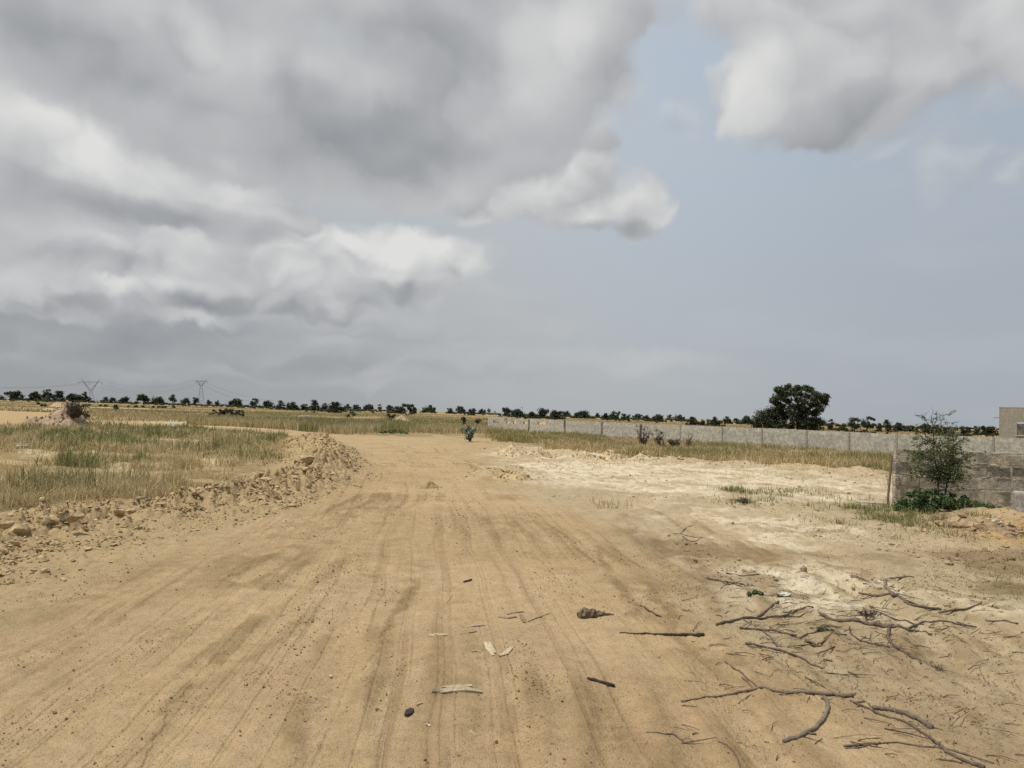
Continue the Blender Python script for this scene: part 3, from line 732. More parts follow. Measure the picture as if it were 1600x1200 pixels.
def grow_grass():
    # tall grass on the left field
    x, y, od = tufts(360000, 14, .022, 7.5, 52, -1.0, -.12)
    s = sdf(x, y, P_GL); H, W, bd, off = berm_at(x, y)
    gap = fbm(x, y * 1.5, 4.5, 4, 305) + .25 * fbm(x, y, .8, 2, 307)
    hole = np.zeros(len(x))
    for p in P_PALE: hole = np.maximum(hole, sst(sdf(x, y, p) + .3 * fbm(x, y, 1.2, 2, 309), -.25, .25))
    keep = (rng.uniform(0, 1, len(x)) < sst(s + .6 * fbm(x, y, .9, 3, 303), -.15, .8)) & (bd > W * .75) & (rng.uniform(0, 1, len(x)) < sst(gap, -.5, .12) * (1 - .9 * hole))
    x, y, s, od = x[keep], y[keep], s[keep], od[keep]
    d = np.hypot(x, y)
    c, g = grass_cols(x, y, -.22, 311)
    hgt = (.18 + .19 * g + .12 * sst(fbm(x, y, 3.2, 2, 313), -.3, .6)) * rng.uniform(.55, 1.25, len(x)) * np.clip(.45 + s * .6, .45, 1)
    blades('tall_grass', x, y, hgt * (.6 + .8 * sst(fbm(x, y, .45, 2, 315), -.6, .6)), np.clip(.0009 * d, .009, .05) * rng.uniform(.7, 1.3, len(x)), c, lean=.6, out=od)
    # tufts standing over the sand in between and along the bank
    # long band of grass behind the bend of the road
    x, y = polar(200000, 36, 190, -.42, .14)
    keep = (sdf(x, y, P_GB) + 1.2 * fbm(x, y, 6, 3, 321) > .2) & (rng.uniform(0, 1, len(x)) < sst(fbm(x, y * .5, 14, 3, 323), -.75, -.1))
    x, y = x[keep], y[keep]; d = np.hypot(x, y)
    c, g = grass_cols(x, y * .5, -.12, 325); c = lerp(c, np.array([.40, .345, .17]), .35)
    blades('tall_grass', x, y, (.55 + .25 * g) * rng.uniform(.5, 1.2, len(x)) * np.clip(55 / d, .45, 1), .0011 * d * rng.uniform(.7, 1.3, len(x)), c, lean=.25)
    # golden strip in front of the long wall
    x, y, od = tufts(260000, 10, .03, 19, 68, -.06, .85)
    s = sdf(x, y, P_GR)
    keep = (rng.uniform(0, 1, len(x)) < sst(s + 1.0 * fbm(x, y, 2.0, 3, 331), -.5, 1.2)) & (rng.uniform(0, 1, len(x)) < sst(fbm(x, y * .7, 6, 3, 333), -.9, -.35))
    x, y, od = x[keep], y[keep], od[keep]; d = np.hypot(x, y)
    c, g = grass_cols(x, y, -.30 + .55 * sst(x, 9, 2), 335); c = lerp(c, np.array([.42, .32, .15]), .4)
    blades('dry_grass', x, y, (.26 + .14 * g) * rng.uniform(.5, 1.25, len(x)), .0011 * d * rng.uniform(.6, 1.3, len(x)), c, lean=.55, out=od)
    # short sparse grass between the tracks on the right and at the foot of the near wall
    x, y, od = tufts(150000, 12, .020, 8.0, 26, .12, .9)
    s = sdf(x, y, P_GS) + .6 * fbm(x, y, 1.2, 3, 341)
    thin = .10 * sst(fbm(x, y, 2.5, 3, 347), .0, .6) * (sdf(x, y, P_ROAD) < -.4)
    keep = (rng.uniform(0, 1, len(x)) < np.maximum(sst(s, -.5, .6) * sst(fbm(x, y, .7, 3, 343), -.3, .6), thin))
    x, y, od, s = x[keep], y[keep], od[keep], s[keep]
    c, g = grass_cols(x, y, .05, 345); c = lerp(c, STRAW * .8, .7 * sst(s, .2, -.6))
    blades('short_grass', x, y, rng.uniform(.05, .17, len(x)), rng.uniform(.008, .014, len(x)), c * .9, lean=.9, out=od)
    # matted dead litter near the right edge, and stray bits elsewhere
    x, y = polar(90000, 4.0, 17, .05, .95)
    s = sdf(x, y, P_GP) + .45 * fbm(x, y, .9, 3, 351); road = sdf(x, y, P_ROAD)
    pr = np.maximum(.9 * sst(s, -.3, .4) * sst(fbm(x, y, .5, 3, 353), -.3, .5), .16 * (road < .2) * sst(fbm(x, y, 1.5, 3, 355), -.2, .7))
    keep = rng.uniform(0, 1, len(x)) < pr
    x, y = x[keep], y[keep]
    c, g = grass_cols(x, y, -.3, 357)
    blades('grass_litter', x, y, rng.uniform(.02, .07, len(x)), rng.uniform(.004, .009, len(x)), c * .42, flat_=True)
    # open field behind: scattered tufts out to the trees
    x, y = polar(230000, 44, 420, -.75, .75)
    pr = sst(fbm(x / 3.0, y, 16, 3, 361), -.25, .45) * (sdf(x, y, P_ORANGE) < 0)
    keep = (rng.uniform(0, 1, len(x)) < pr) & (sdf(x, y, P_GB) < 0) & (sdf(x, y, P_ROAD) < 0) & (sdf(x, y, P_GR) < 0)
    x, y = x[keep], y[keep]; d = np.hypot(x, y)
    c, g = grass_cols(x / 4, y / 4, -.28, 363); c = lerp(c, np.array([.33, .275, .155]), .5)
    blades('field_grass', x, y, .38 * rng.uniform(.4, 1.2, len(x)) * np.clip(120 / d, .6, 1.0), np.minimum(.0013 * d, .30) * rng.uniform(.6, 1.3, len(x)), c, lean=.3)
grow_grass()

# ------------------------------------------------------------------ foliage helpers
M_LEAF = attr_material('leaf', rough=.55, spec=.3, translucent=.12)
M_BARK = attr_material('bark', rough=.92, spec=.1, nscale=45.0)
def leaf_cloud(clumps, per, size, cols, flat_=.8, shell=.55, mat_=None):
    """clumps: (x, y, z, r); many small bent quads spread through each clump"""
    V, C = [], []
    for (cx, cy, cz, r) in clumps:
        k = max(6, int(per * rng.uniform(.8, 1.2)))
        d = rng.normal(size=(k, 3)); d /= np.linalg.norm(d, axis=1)[:, None]
        rad = r * (shell + (1 - shell) * rng.uniform(0, 1, k)) * rng.uniform(.75, 1.12, k)
        p = d * rad[:, None]; p[:, 2] *= flat_; p += (cx, cy, cz)
        n = d + rng.normal(0, .6, (k, 3)); n[:, 2] += .35; n /= np.linalg.norm(n, axis=1)[:, None]
        u = np.cross(n, rng.normal(size=(k, 3))); u /= np.linalg.norm(u, axis=1)[:, None]; w = np.cross(n, u)
        s = size * rng.uniform(.6, 1.35, k)[:, None]
        V.append(np.stack([p - u * s * .5, p + w * s * .32 + n * s * .08, p + u * s * .55, p - w * s * .32 + n * s * .08], 1))
        tone = cols[rng.integers(0, len(cols), k)] * rng.uniform(.75, 1.25, (k, 1)) * rng.uniform(.8, 1.2)
        C.append(np.repeat(tone, 4, axis=0))
    V = np.concatenate(V).reshape(-1, 3); C = np.concatenate(C)
    return V, np.arange(len(V)), C
DARK = np.array([[.026, .035, .014], [.036, .046, .017], [.020, .027, .012], [.046, .054, .020]])
DUSKY = np.array([[.050, .052, .026], [.065, .060, .030], [.040, .045, .022]])
BARKC = (.075, .058, .042)
def tree_mesh(seed, h, w, style):
    """crown and trunk meshes of a scrub tree, base at the origin"""
    st = rng.bit_generator.state
    cl = []; nb = {'round': 20, 'spread': 18, 'low': 20, 'twin': 20}[style]
    lean_, sq = rng.normal(0, .12) * w, rng.uniform(.75, 1.0)
    for i in range(nb):
        a = rng.uniform(0, 6.28); u = rng.uniform(0, 1) ** .6
        if style == 'round': zz = rng.uniform(.10, .95); e = math.sqrt(max(.05, 1 - ((zz - .45) / .55) ** 2))
        elif style == 'spread': zz = rng.uniform(.42, .95); e = 1 - .3 * abs(zz - .7)
        elif style == 'low': zz = rng.uniform(.08, .8); e = 1.0 - .5 * zz
        else: zz = rng.uniform(.08, .9); e = .9 - .55 * max(0, zz - .55)
        r = w * rng.uniform(.10, .29)
        lobe = 1 - .32 * (math.sin(2 * a + nb * lean_) > .2) * (zz > .55)
        cl.append((math.cos(a) * u * e * (w * .5 - r * .6) + lean_ * zz, math.sin(a) * u * e * (w * .5 - r * .6), min(zz * h * lobe, h - r * .6), r * rng.uniform(.6, 1.1)))
    for i in range(9):                        # skirts of low growth around the foot
        a = rng.uniform(0, 6.28); r = min(w * .12, h * .2); cl.append((math.cos(a) * w * rng.uniform(.2, .75), math.sin(a) * w * .4, r * .6, r))
    cl.append((rng.uniform(-.15, .15) * w, 0, h - w * .13, w * .15))
    V, F_, C = leaf_cloud(cl, 64, max(w * .085, .12), DARK, shell=.3)
    t = MB(); th = h * (.75 if style != 'low' else .5); r0 = max(.07, .035 * h)
    t.tube([(0, 0, -.1), (.03 * h, 0, th * .4), (-.02 * h, .02 * h, th)], [r0, r0 * .75, r0 * .3], 6, BARKC)
    for k in range(4):
        c = cl[rng.integers(0, len(cl))]
        t.tube([(.02 * h, 0, th * rng.uniform(.3, .5)), (c[0] * .5, c[1] * .5, c[2] * .75), c[:3]], [r0 * .5, r0 * .35, r0 * .15], 5, BARKC)
    return (V, F_, C), t
def put_tree(name, label, group, px, top, wpx, base, style, Y=None, cat='tree'):
    hor = 622.5 + .03 * px
    if Y is None: Y = min(EYE * F / max(base - hor, 2.5), 620.0)
    wpx *= 1.08
    p0 = pt(px, base, Y); z0 = float(height(p0[0], Y)[0])
    ptop = pt(px, top, Y); w = wpx * Y / F; h = max(ptop[2] - z0, w * .45)
    (V, F_, C), t = tree_mesh(0, h, w, style)
    root = empty(name, (p0[0], Y, z0), label, cat, group, rng.uniform(0, 6.28))
    raw_mesh('crown', V, F_, 4, M_LEAF, C, parent=root); t.build('trunk', M_BARK, root, smooth=True)
    return root
def nth(k): return ['first', 'second', 'third', 'fourth', 'fifth', 'sixth', 'seventh', 'eighth', 'ninth', 'tenth', 'eleventh', 'twelfth'][k]
R_, S_, L_, T_ = 'round', 'spread', 'low', 'twin'
SKYLINE = [  # (where they stand, counted from, list of (px, top, width, base, style))
    ('from the left frame edge, before the left pylon', [(2, 617, 10, 624, L_), (27, 611, 26, 624.5, R_), (53, 610, 26, 625.5, L_), (75, 607, 20, 626, T_), (92, 609.5, 22, 626.5, R_), (112, 616, 30, 627.5, L_), (134, 611, 20, 628, R_)]),
    ('to the right of the left pylon', [(163, 620, 13, 627, R_), (176, 620, 14, 627, L_), (195, 620, 22, 629.5, R_), (224, 615, 24, 629, S_), (248, 619, 26, 631, L_), (270, 616, 14, 630, S_), (289, 621.5, 17, 632, R_), (305, 620, 14, 631, T_)]),
    ('to the right of the right pylon', [(327, 624, 12, 632, R_), (340, 625, 12, 632.5, L_), (366, 626.5, 28, 634, L_)]),
    ('from the long brown brush towards the round bush', [(397, 621.5, 18, 635, T_), (417, 627, 24, 636.5, L_), (439, 625, 17, 641, T_), (456, 627, 20, 642, R_), (475, 630, 17, 642, L_), (490, 624, 19, 643, R_), (506, 629, 16, 643, L_), (525, 628, 27, 646, R_), (543, 631, 14, 640, R_), (557, 631, 18, 640, L_), (577, 632, 24, 640.5, L_), (594, 631, 10, 641, T_)]),
    ('close beside the big round bush, counted from its left', [(608, 632.5, 15, 642, R_), (619, 634, 20, 646, L_), (672, 634, 25, 644, R_)]),
    ('from the left above the grass before the long wall', [(704, 637, 16, 647, L_), (720, 634, 18, 647, T_), (738, 637, 16, 649, R_), (753, 638, 15, 648, L_), (763, 637, 7, 648, T_)]),
    ('from the left end of the long block wall, behind it', [(789, 636, 20, 650, R_), (808, 638, 28, 653, L_), (832, 642, 20, 655, L_), (848, 637, 24, 655, T_), (868, 641, 26, 656, R_), (885, 641.5, 18, 652, L_), (905, 643, 16, 654, R_), (915, 641, 24, 654.5, R_), (933, 644.5, 12, 653, L_), (946, 645, 16, 657, R_), (958, 642, 20, 657, R_), (975, 645, 18, 658, L_)]),
    ('leftwards from the tall spreading tree', [(1168, 652, 30, 664, L_), (1149, 653, 11, 662, R_), (1135, 649.5, 18, 663, L_), (1117, 650, 21, 667, R_), (1099, 657, 13, 666, R_), (1084, 650, 22, 665, T_), (1062, 647, 20, 659, R_), (1047, 647, 11, 657, R_), (1027, 649, 25, 660, L_), (1010, 648, 14, 657, R_), (995, 646, 17, 655, R_)]),
    ('rightwards from the tall spreading tree', [(1276, 655, 18, 674, R_), (1300, 654, 17, 674, T_), (1318, 663, 18, 675, L_), (1335, 652, 24, 678, S_), (1355, 649, 24, 678, R_), (1373, 660, 16, 676, L_), (1386, 655, 18, 677, T_), (1406, 660, 20, 675, R_), (1425, 664, 20, 676, L_), (1446, 661, 24, 679, R_)]),
    ('from the thin sapling towards the grey building', [(1464, 663, 15, 679, R_), (1482, 666, 26, 684, R_), (1506, 665, 24, 684, T_), (1524, 665, 15, 681, R_), (1545, 666, 32, 681, L_)]),
]
SZ = {R_: 'round-crowned', S_: 'spreading', L_: 'low bushy', T_: 'upright'}
for where, lst in SKYLINE:
    for k, (px, top, w, base, stl) in enumerate(lst):
        put_tree('skyline_tree', f'{nth(k)} skyline tree {where}, {SZ[stl]}', 'dark trees along the skyline', px, top, w, base, stl)
def skyline_scrub():
    pts = sorted((px, base) for _, l in SKYLINE for px, top, w, base, st in l); cl = []
    bx = np.array([p[0] for p in pts]); by = np.array([p[1] for p in pts])
    for px in np.arange(-40, 1556, 1.6):
        if fbm(np.array([px * 1.0]), np.array([3.0]), 26, 3, 411)[0] < -.25: continue
        b = np.interp(px, bx, by) + rng.normal(0, 1.2); Y = min(EYE * F / max(b - (622.5 + .03 * px), 2.5), 600) * rng.uniform(.9, 1.15)
        p = pt(px + rng.normal(0, 1.5), 650, Y); z = float(height(p[0], Y)[0]); r = rng.uniform(1.1, 2.9) * Y / F
        cl.append((p[0], Y, z + r * .7, r))
        if rng.uniform() < .4: cl.append((p[0] + r * rng.normal(), Y, z + r * 1.7, r * .7))
    V, F_, C = leaf_cloud(cl, 26, .42, np.vstack([DARK, DARK * 1.5, DUSKY]), shell=.2)  # lighter tones mixed into the leaf colour to suggest distance haze
    tag(raw_mesh('skyline_scrub', V, F_, 4, M_LEAF, C), kind='stuff')
skyline_scrub()
# the ridge of far scrub that closes the horizon reads as one mass
def far_scrub():
    n = 2600; a = rng.uniform(-.75, .75, n); d = rng.uniform(130, 780, n)
    x, y = d * np.sin(a), d * np.cos(a); keep = (fbm(x, y * .4, 60, 3, 401) + np.where(d > 450, .35, -.3) > .05)
    x, y = x[keep], y[keep]; z = height(x, y)
    r = rng.uniform(.5, 1.2, len(x)) * np.where(np.hypot(x, y) > 450, 1.2, np.where(np.hypot(x, y) > 260, .7, .35))
    V, F_, C = leaf_cloud(list(zip(x, y, z + r * .6, r)), 16, 1.0, np.vstack([DARK * 1.6, DUSKY]), flat_=.8)
    tag(raw_mesh('distant_scrub', V, F_, 4, M_LEAF, C), kind='stuff')
far_scrub()
# pale mid-distance shrubs dotted over the fields
# the tall tree
def tall_tree():
    Y = 92.0
    def P(zx, zy, dy=0.0):
        return pt(1160 + zx / 10, 580 + zy / 10, Y + dy)
    up = [(570, 275), (640, 290), (725, 255), (800, 300), (880, 255), (975, 265), (1060, 295), (1140, 345), (1200, 400), (1255, 440), (1275, 500), (1230, 560), (1185, 620), (1120, 655), (610, 345), (700, 360), (800, 370), (900, 350), (1010, 380),
          (1110, 440), (540, 300), (525, 415), (495, 450), (640, 430), (720, 450), (880, 450), (970, 470), (1070, 530), (1000, 600), (860, 560), (740, 560), (540, 520), (640, 570), (900, 640), (1040, 650), (1150, 520), (930, 540), (1290, 400)]
    lowl = [(290, 680), (260, 740), (350, 700), (430, 640), (500, 600), (590, 630), (690, 640), (780, 660), (420, 760), (540, 740), (660, 750), (780, 750), (880, 720), (990, 720), (300, 800), (250, 820), (400, 850), (520, 860), (640, 860), (760, 860),
           (880, 830), (1000, 800), (1090, 770), (1160, 780), (1205, 820), (1110, 850), (950, 880), (470, 690), (340, 760), (600, 700)]
    p0 = P(870, 960); z0 = float(height(p0[0], Y)[0])
    root = empty('broadleaf_tree', (p0[0], Y, z0), 'tallest tree, broad dark crown spreading above the long block wall', 'tree')
    o = np.array([p0[0], Y, z0])
    cu = []
    for zx, zy in up:
        for _ in range(2):
            q = P(zx + rng.normal(0, 14), zy + rng.normal(0, 12), rng.uniform(-2.2, 2.2)) - o; cu.append((*q, rng.uniform(.42, .80)))
    V, F_, C = leaf_cloud(cu, 120, .27, np.vstack([DARK * .8, DARK * 1.2, DARK * 1.9]), shell=.3)  # lighter leaf tones paint in sunlit clusters across the crown
    raw_mesh('crown', V, F_, 4, M_LEAF, C, parent=root)
    cl = []
    for zx, zy in lowl:
        for _ in range(2):
            q = P(zx + rng.normal(0, 16), zy + rng.normal(0, 14), rng.uniform(-2.4, 1.2)) - o; cl.append((*q, rng.uniform(.7, 1.05)))
    V, F_, C = leaf_cloud(cl, 150, .24, np.vstack([DARK, DARK, DUSKY * .6]), shell=.2)
    b = raw_mesh('underbrush', V, F_, 4, M_LEAF, C, parent=root)
    t = MB(); q = lambda zx, zy, dy=0: P(zx, zy, dy) - o
    t.tube([(0, 0, -.2), q(872, 850), q(885, 760), q(880, 640)], [.30, .24, .20, .16], 8, BARKC)
    for pl in ([(880, 700), (780, 560), (640, 420), (560, 320)], [(882, 650), (860, 500), (820, 380), (740, 280)], [(884, 690), (960, 560), (1010, 420), (980, 300)], [(884, 720), (1040, 600), (1160, 500), (1230, 470)], [(874, 800), (720, 720), (560, 640), (420, 700)], [(876, 790), (1000, 700), (1120, 660)]):
        t.tube([q(a_, b_, rng.uniform(-.8, .8)) for a_, b_ in pl], np.linspace(.14, .03, len(pl)), 6, BARKC)
    t.build('trunk', M_BARK, root, smooth=True)
tall_tree()

def bush(name, label, clumps_px, Y, per, leaf, cols, group=None, cat='bush', stems=6, depth=.6, base=None, rclump=None):
    """clumps_px: (px, py, radius px); stems rise from the base point"""
    bx, by = base if base else (np.mean([c[0] for c in clumps_px]), max(c[1] + c[2] for c in clumps_px))
    p0 = pt(bx, by, Y); z0 = float(height(p0[0], Y)[0]); o = np.array([p0[0], Y, z0])
    root = empty(name, o, label, cat, group)
    cl = []
    for px, py, r in clumps_px:
        rm_ = r * Y / F
        q = pt(px, py, Y + rng.uniform(-1, 1) * depth) - o; q[2] = max(q[2], rm_ * .35); cl.append((*q, rm_))
    V, F_, C = leaf_cloud(cl, per, leaf, cols, shell=.25)
    raw_mesh('foliage', V, F_, 4, M_LEAF, C, parent=root)
    t = MB()
    for k in range(stems):
        c = cl[rng.integers(0, len(cl))]; r0 = leaf * .22
        t.tube([(rng.normal(0, .05), rng.normal(0, .05), -.05), (c[0] * .45, c[1] * .45, c[2] * .6), c[:3]], [r0, r0 * .7, r0 * .3], 5, (.09, .07, .05))
    t.build('stem', M_BARK, root)
    return root
def ring(cx, cy, rx, ry, n, r0, r1):          # clump positions filling a dome-shaped outline
    out = []
    for i in range(n):
        a = rng.uniform(0, math.pi); u = math.sqrt(rng.uniform(.05, 1))
        out.append((cx + math.cos(a) * rx * u, cy - math.sin(a) * ry * u, rng.uniform(r0, r1)))
    return out
bush('round_bush', 'big round near-black bush on the skyline above the bend of the road', ring(637, 646, 17, 15, 26, 3.0, 4.6) + [(637, 634, 5), (648, 640, 4.5), (625, 640, 4.5)], 200.0, 60, .45, DARK, depth=2.0)
bush('dry_brush', 'long low grey-brown brush on the field below the right pylon', ring(362, 649, 26, 9, 26, 2.6, 3.6) + ring(340, 648, 12, 9, 8, 2.2, 3), 82.0, 46, .17, DUSKY * 1.15, depth=1.2, stems=14)
bush('dry_brush', 'small dark brush on bare soil right of the dirt mound and left pylon', ring(180, 640, 6, 7, 9, 1.6, 2.4), 120.0, 30, .18, DUSKY, depth=.5)
bush('low_bush', 'low olive bush just left of the small dirt heap beneath the round bush', ring(611, 652, 8, 5, 9, 2, 3), 92.0, 40, .2, np.vstack([DUSKY, DARK * 2]), depth=.8)
bush('low_bush', 'small dark bush standing at the right foot of the skyline trees by the tall grass', ring(549, 651, 9, 6, 10, 2, 3.2), 110.0, 40, .2, np.vstack([DUSKY, DARK * 2]), depth=.8)

# ------------------------------------------------------------------ heaps of earth and sand
M_HEAP = attr_material('heap', nscale=14.0, rough=.97, spec=.1)
def mound(name, label, cat, px, base, wpx, hpx, Y, col, seed, group=None, depth=.9, lumps=.35, rocks=40, skew=0.0):
    """a dome of tipped earth with lumps bedded in it; px/base: middle of its foot"""
    p0 = pt(px, base, Y); z0 = float(height(p0[0], Y)[0]); W = wpx * Y / F * .5; H = hpx * Y / F * (.72 if 'sand' in name else .9)
    root = empty(name, (p0[0], Y, z0), label, cat, group)
    n = 72; k = np.linspace(-1.25, 1.25, n); gx, gy = np.meshgrid(k, k, indexing='ij')
    q = np.hypot(gx, gy); sk = gx + skew * np.clip(1 - q, 0, 1)
    qq = np.hypot(sk, gy) * (1 + .35 * fbm(gx + seed * 3, gy - seed, .8, 3, seed + 2)); prof = sst(1 - qq, -.05, 1.0) * .55 + np.clip(1 - qq, 0, 1) * .45
    nz = fbm(gx * 3 + seed, gy * 3, 1.3, 4, seed) * lumps + fbm(gx * 3, gy * 3 + seed, .35, 3, seed + 5) * lumps * .4
    x = gx * W; y = gy * W * depth
    gz = height((x + p0[0]).ravel(), (y + Y).ravel()).reshape(x.shape) - z0
    z = gz - .05 - .02 * q + H * prof * (1 + nz) + .05 * np.clip(prof * 8, 0, 1)
    V = np.stack([x, y, z], -1).reshape(-1, 3); i, j = np.meshgrid(np.arange(n - 1), np.arange(n - 1), indexing='ij')
    f = np.stack([i * n + j, (i + 1) * n + j, (i + 1) * n + j + 1, i * n + j + 1], -1).reshape(-1, 4)
    f = f[(np.hypot(gx, gy).ravel()[f] < 1.22).all(1)]
    used = np.unique(f); mp = np.full(len(V), -1); mp[used] = np.arange(len(used))
    C = np.asarray(col) * (1 + .18 * fbm(x * 2, y * 2, .5, 3, seed + 9)).reshape(-1, 1)
    raw_mesh('soil', V[used], mp[f].ravel(), 4, M_HEAP, C[used], parent=root, smooth=True)
    a = rng.uniform(0, 6.28, rocks); u = np.sqrt(rng.uniform(.02, 1.1, rocks)); ii = np.clip(((u * np.cos(a) + 1.25) / 2.5 * (n - 1)).astype(int), 0, n - 1); jj = np.clip(((u * np.sin(a) + 1.25) / 2.5 * (n - 1)).astype(int), 0, n - 1)
    pos = np.stack([x[ii, jj], y[ii, jj], z[ii, jj]], 1)
    o = scatter_rocks('lump', pos, np.clip(rng.lognormal(math.log(W * .05), .5, rocks), W * .02, W * .14), 2, np.asarray(col) * rng.uniform(.75, 1.15, (rocks, 1)), M_HEAP)
    o.parent = root; o['kind'] = 'stuff'
    return root
mound('dirt_mound', 'reddish brown dirt mound with dark dead brush lying on its crest', 'dirt mound', 97, 671, 92, 36, 40.0, (.36, .265, .18), 3, lumps=.5, rocks=90, skew=-.25)
mound('dirt_mound', 'pale sandy mound farther back, behind the mound topped by dead brush', 'dirt mound', 93, 636, 36, 9.5, 150.0, (.44, .34, .20), 5, rocks=25)
mound('dirt_mound', 'low pale spoil ridge left of and behind the brush-topped mound', 'dirt mound', 78, 643, 52, 5, 95.0, (.46, .36, .22), 6, rocks=20)
mound('dirt_mound', 'small pale heap in the grass at the foot of the big round bush', 'dirt mound', 628, 655, 30, 9, 105.0, (.40, .31, .19), 7, rocks=30)
mound('sand_heap', 'tallest sand heap, peaked, in front of the golden grass before the long wall', 'sand heap', 957, 712, 50, 21, 25.5, (.50, .39, .235), 8, lumps=.6, rocks=90, skew=.2)
mound('sand_heap', 'broad lumpy sand heap at the left, nearest to the road bend', 'sand heap', 800, 708, 56, 14, 27.0, (.47, .37, .23), 9, lumps=.6, rocks=90)
mound('sand_heap', 'grey-tan rubble heap just left of the peaked sand heap', 'sand heap', 848, 708, 50, 13, 26.5, (.45, .36, .23), 10, lumps=.7, rocks=90)
mound('sand_heap', 'small sand heap against the left foot of the peaked one', 'sand heap', 912, 708, 46, 13, 26.6, (.48, .38, .235), 11, lumps=.6, rocks=60)
mound('sand_heap', 'lowest pale heap trailing off right of the peaked sand heap', 'sand heap', 1000, 713, 56, 10, 25.8, (.50, .40, .25), 12, lumps=.6, rocks=70)
mound('dirt_heap', 'small dark pointed pile of earth in the middle of the road', 'dirt heap', 673, 761, 34, 12, 14.8, (.33, .24, .125), 13, lumps=.5, rocks=70)
mound('dirt_heap', 'low brown heap of loose soil beside the pale rock at right', 'dirt heap', 1530, 842, 200, 15, 10.6, (.31, .225, .135), 14, lumps=.55, rocks=130, depth=.6)
mound('dirt_heap', 'low brown hummock with loose crumbs between road and sand heaps', 'dirt heap', 800, 752, 74, 12, 17.0, (.42, .315, .17), 15, lumps=.7, rocks=100)
def big_clods():
    spec = [(28, 842, 60, 'largest cracked earth clod, at the left edge of the bank'), (6, 826, 34, 'clod at the very left frame edge, above the largest cracked clod'), (118, 812, 34, 'dark shaded clod on the bank, second large one from the left'),
            (185, 806, 30, 'upright jagged clod on the bank beside the dark root stick'), (205, 803, 26, 'rounded clod touching the upright jagged clod on its right'), (405, 748, 30, 'pale blunt clod crowning the bank where the green grass ends'),
            (478, 725, 40, 'pale rounded lump on top of the bank by the green tuft'), (500, 742, 34, 'dark-sided lump on the road side of the bank'), (72, 824, 30, 'flat pale clod just right of the largest cracked clod'), (300, 795, 24, 'small blocky clod midway along the low part of the bank')]
    for px, py, w, lab in spec:
        q = at(px, py); r = w * q[1] / F * .5
        v, f = ICO[3]; v = v.copy()
        for _ in range(22):
            n = rng.normal(size=3); n /= np.linalg.norm(n); d = rng.uniform(.42, .72); e = v @ n - d; v -= np.where(e > 0, e, 0)[:, None] * n * .99
        v += (.22 * fbm(v[:, 0] * 2 + px, v[:, 1] * 2 + v[:, 2] * 2.7, .5, 5, 7, .65))[:, None] * v
        v *= .9 * r * np.array([1.15, .95, .75])
        c = lerp(C_BERM, C_BERM * 1.1, rng.uniform(0, 1, len(v)))
        o = raw_mesh('soil_clod', v, f.ravel(), 3, M_HEAP, c); o.location = (q[0], q[1], q[2] + r * .35); o.rotation_euler = (0, 0, rng.uniform(0, 6))
        tag(o, lab, 'soil clod', 'large clods along the bank')
big_clods()

# ------------------------------------------------------------------ dead brush on the mound, dry shrubs, odd plants
def twiggy(name, label, cat, px, base, Y, wpx, hpx, nstem, cols, leafn=0, leaf=.05, group=None, stemc=(.10, .075, .055), r0=.012, spread=1.0, z_off=0.0, lying=0.0):
    p0 = pt(px, base, Y); z0 = float(height(p0[0], Y)[0]) + z_off
    root = empty(name, (p0[0], Y, z0), label, cat, group)
    t = MB(); W = wpx * Y / F * .5; H = hpx * Y / F; tips = []
    for k in range(nstem):
        a = rng.uniform(0, 6.28); sp = rng.uniform(.15, 1) * W * spread; h = H * rng.uniform(.45, 1.0) * (1 - lying * rng.uniform(.3, .9))
        b = np.array([rng.normal(0, W * .12), rng.normal(0, W * .12), -.03]); e = np.array([math.cos(a) * sp, math.sin(a) * sp, h])
        m1 = b + (e - b) * .4 + rng.normal(0, W * .07, 3); m2 = b + (e - b) * .72 + rng.normal(0, W * .07, 3)
        t.tube([b, m1, m2, e], [r0, r0 * .8, r0 * .5, r0 * .25], 5, np.array(stemc) * rng.uniform(.7, 1.3))
        tips += [m1, m2, e]
        for _ in range(2):
            s_ = m1 + (e - m1) * rng.uniform(0, .8); q = s_ + np.array([rng.normal(0, W * .25), rng.normal(0, W * .25), abs(rng.normal(0, H * .14))])
            t.tube([s_, (s_ + q) / 2 + rng.normal(0, W * .03, 3), q], [r0 * .5, r0 * .4, r0 * .2], 4, np.array(stemc) * rng.uniform(.7, 1.3)); tips.append(q)
    t.build('stem', M_BARK, root)
    if leafn:
        cl = [(*tips[rng.integers(0, len(tips))], leaf * 1.6) for _ in range(leafn)]
        V, F_, C = leaf_cloud(cl, 8, leaf, cols, shell=.1)
        raw_mesh('foliage', V, F_, 4, M_LEAF, C, parent=root)
    return root
DEADC = np.array([[.075, .055, .045], [.11, .08, .06], [.055, .045, .035]])
twiggy('dead_brush', 'tangle of dark dead brush on the crest of the brown dirt mound', 'dead brush', 117, 656, 39.7, 36, 28, 46, DEADC * .8, 20, .10, spread=1.0, r0=.03, z_off=.5)
twiggy('dead_brush', 'grey dry bush top sticking up right behind the brush-topped mound', 'dead brush', 129, 641, 47.0, 20, 14, 24, DUSKY * 2.2, 90, .10, r0=.02, z_off=.25)
twiggy('dry_shrub', 'leftmost and tallest dark dry shrub before the long block wall', 'dry shrub', 1005, 697, 37.5, 30, 34, 22, DEADC * .8, 50, .06, 'dry shrubs before the long wall', r0=.016, spread=.8)
twiggy('dry_shrub', 'second dry shrub from the left before the long block wall, widely forked', 'dry shrub', 1032, 703, 36.0, 30, 31, 20, DEADC * .8, 46, .06, 'dry shrubs before the long wall', r0=.016, spread=.9)
twiggy('dry_shrub', 'short dense dark dry shrub, third from the left before the long wall', 'dry shrub', 1053, 701, 36.5, 20, 18, 22, DEADC * .7, 70, .07, 'dry shrubs before the long wall', r0=.014, spread=.9)
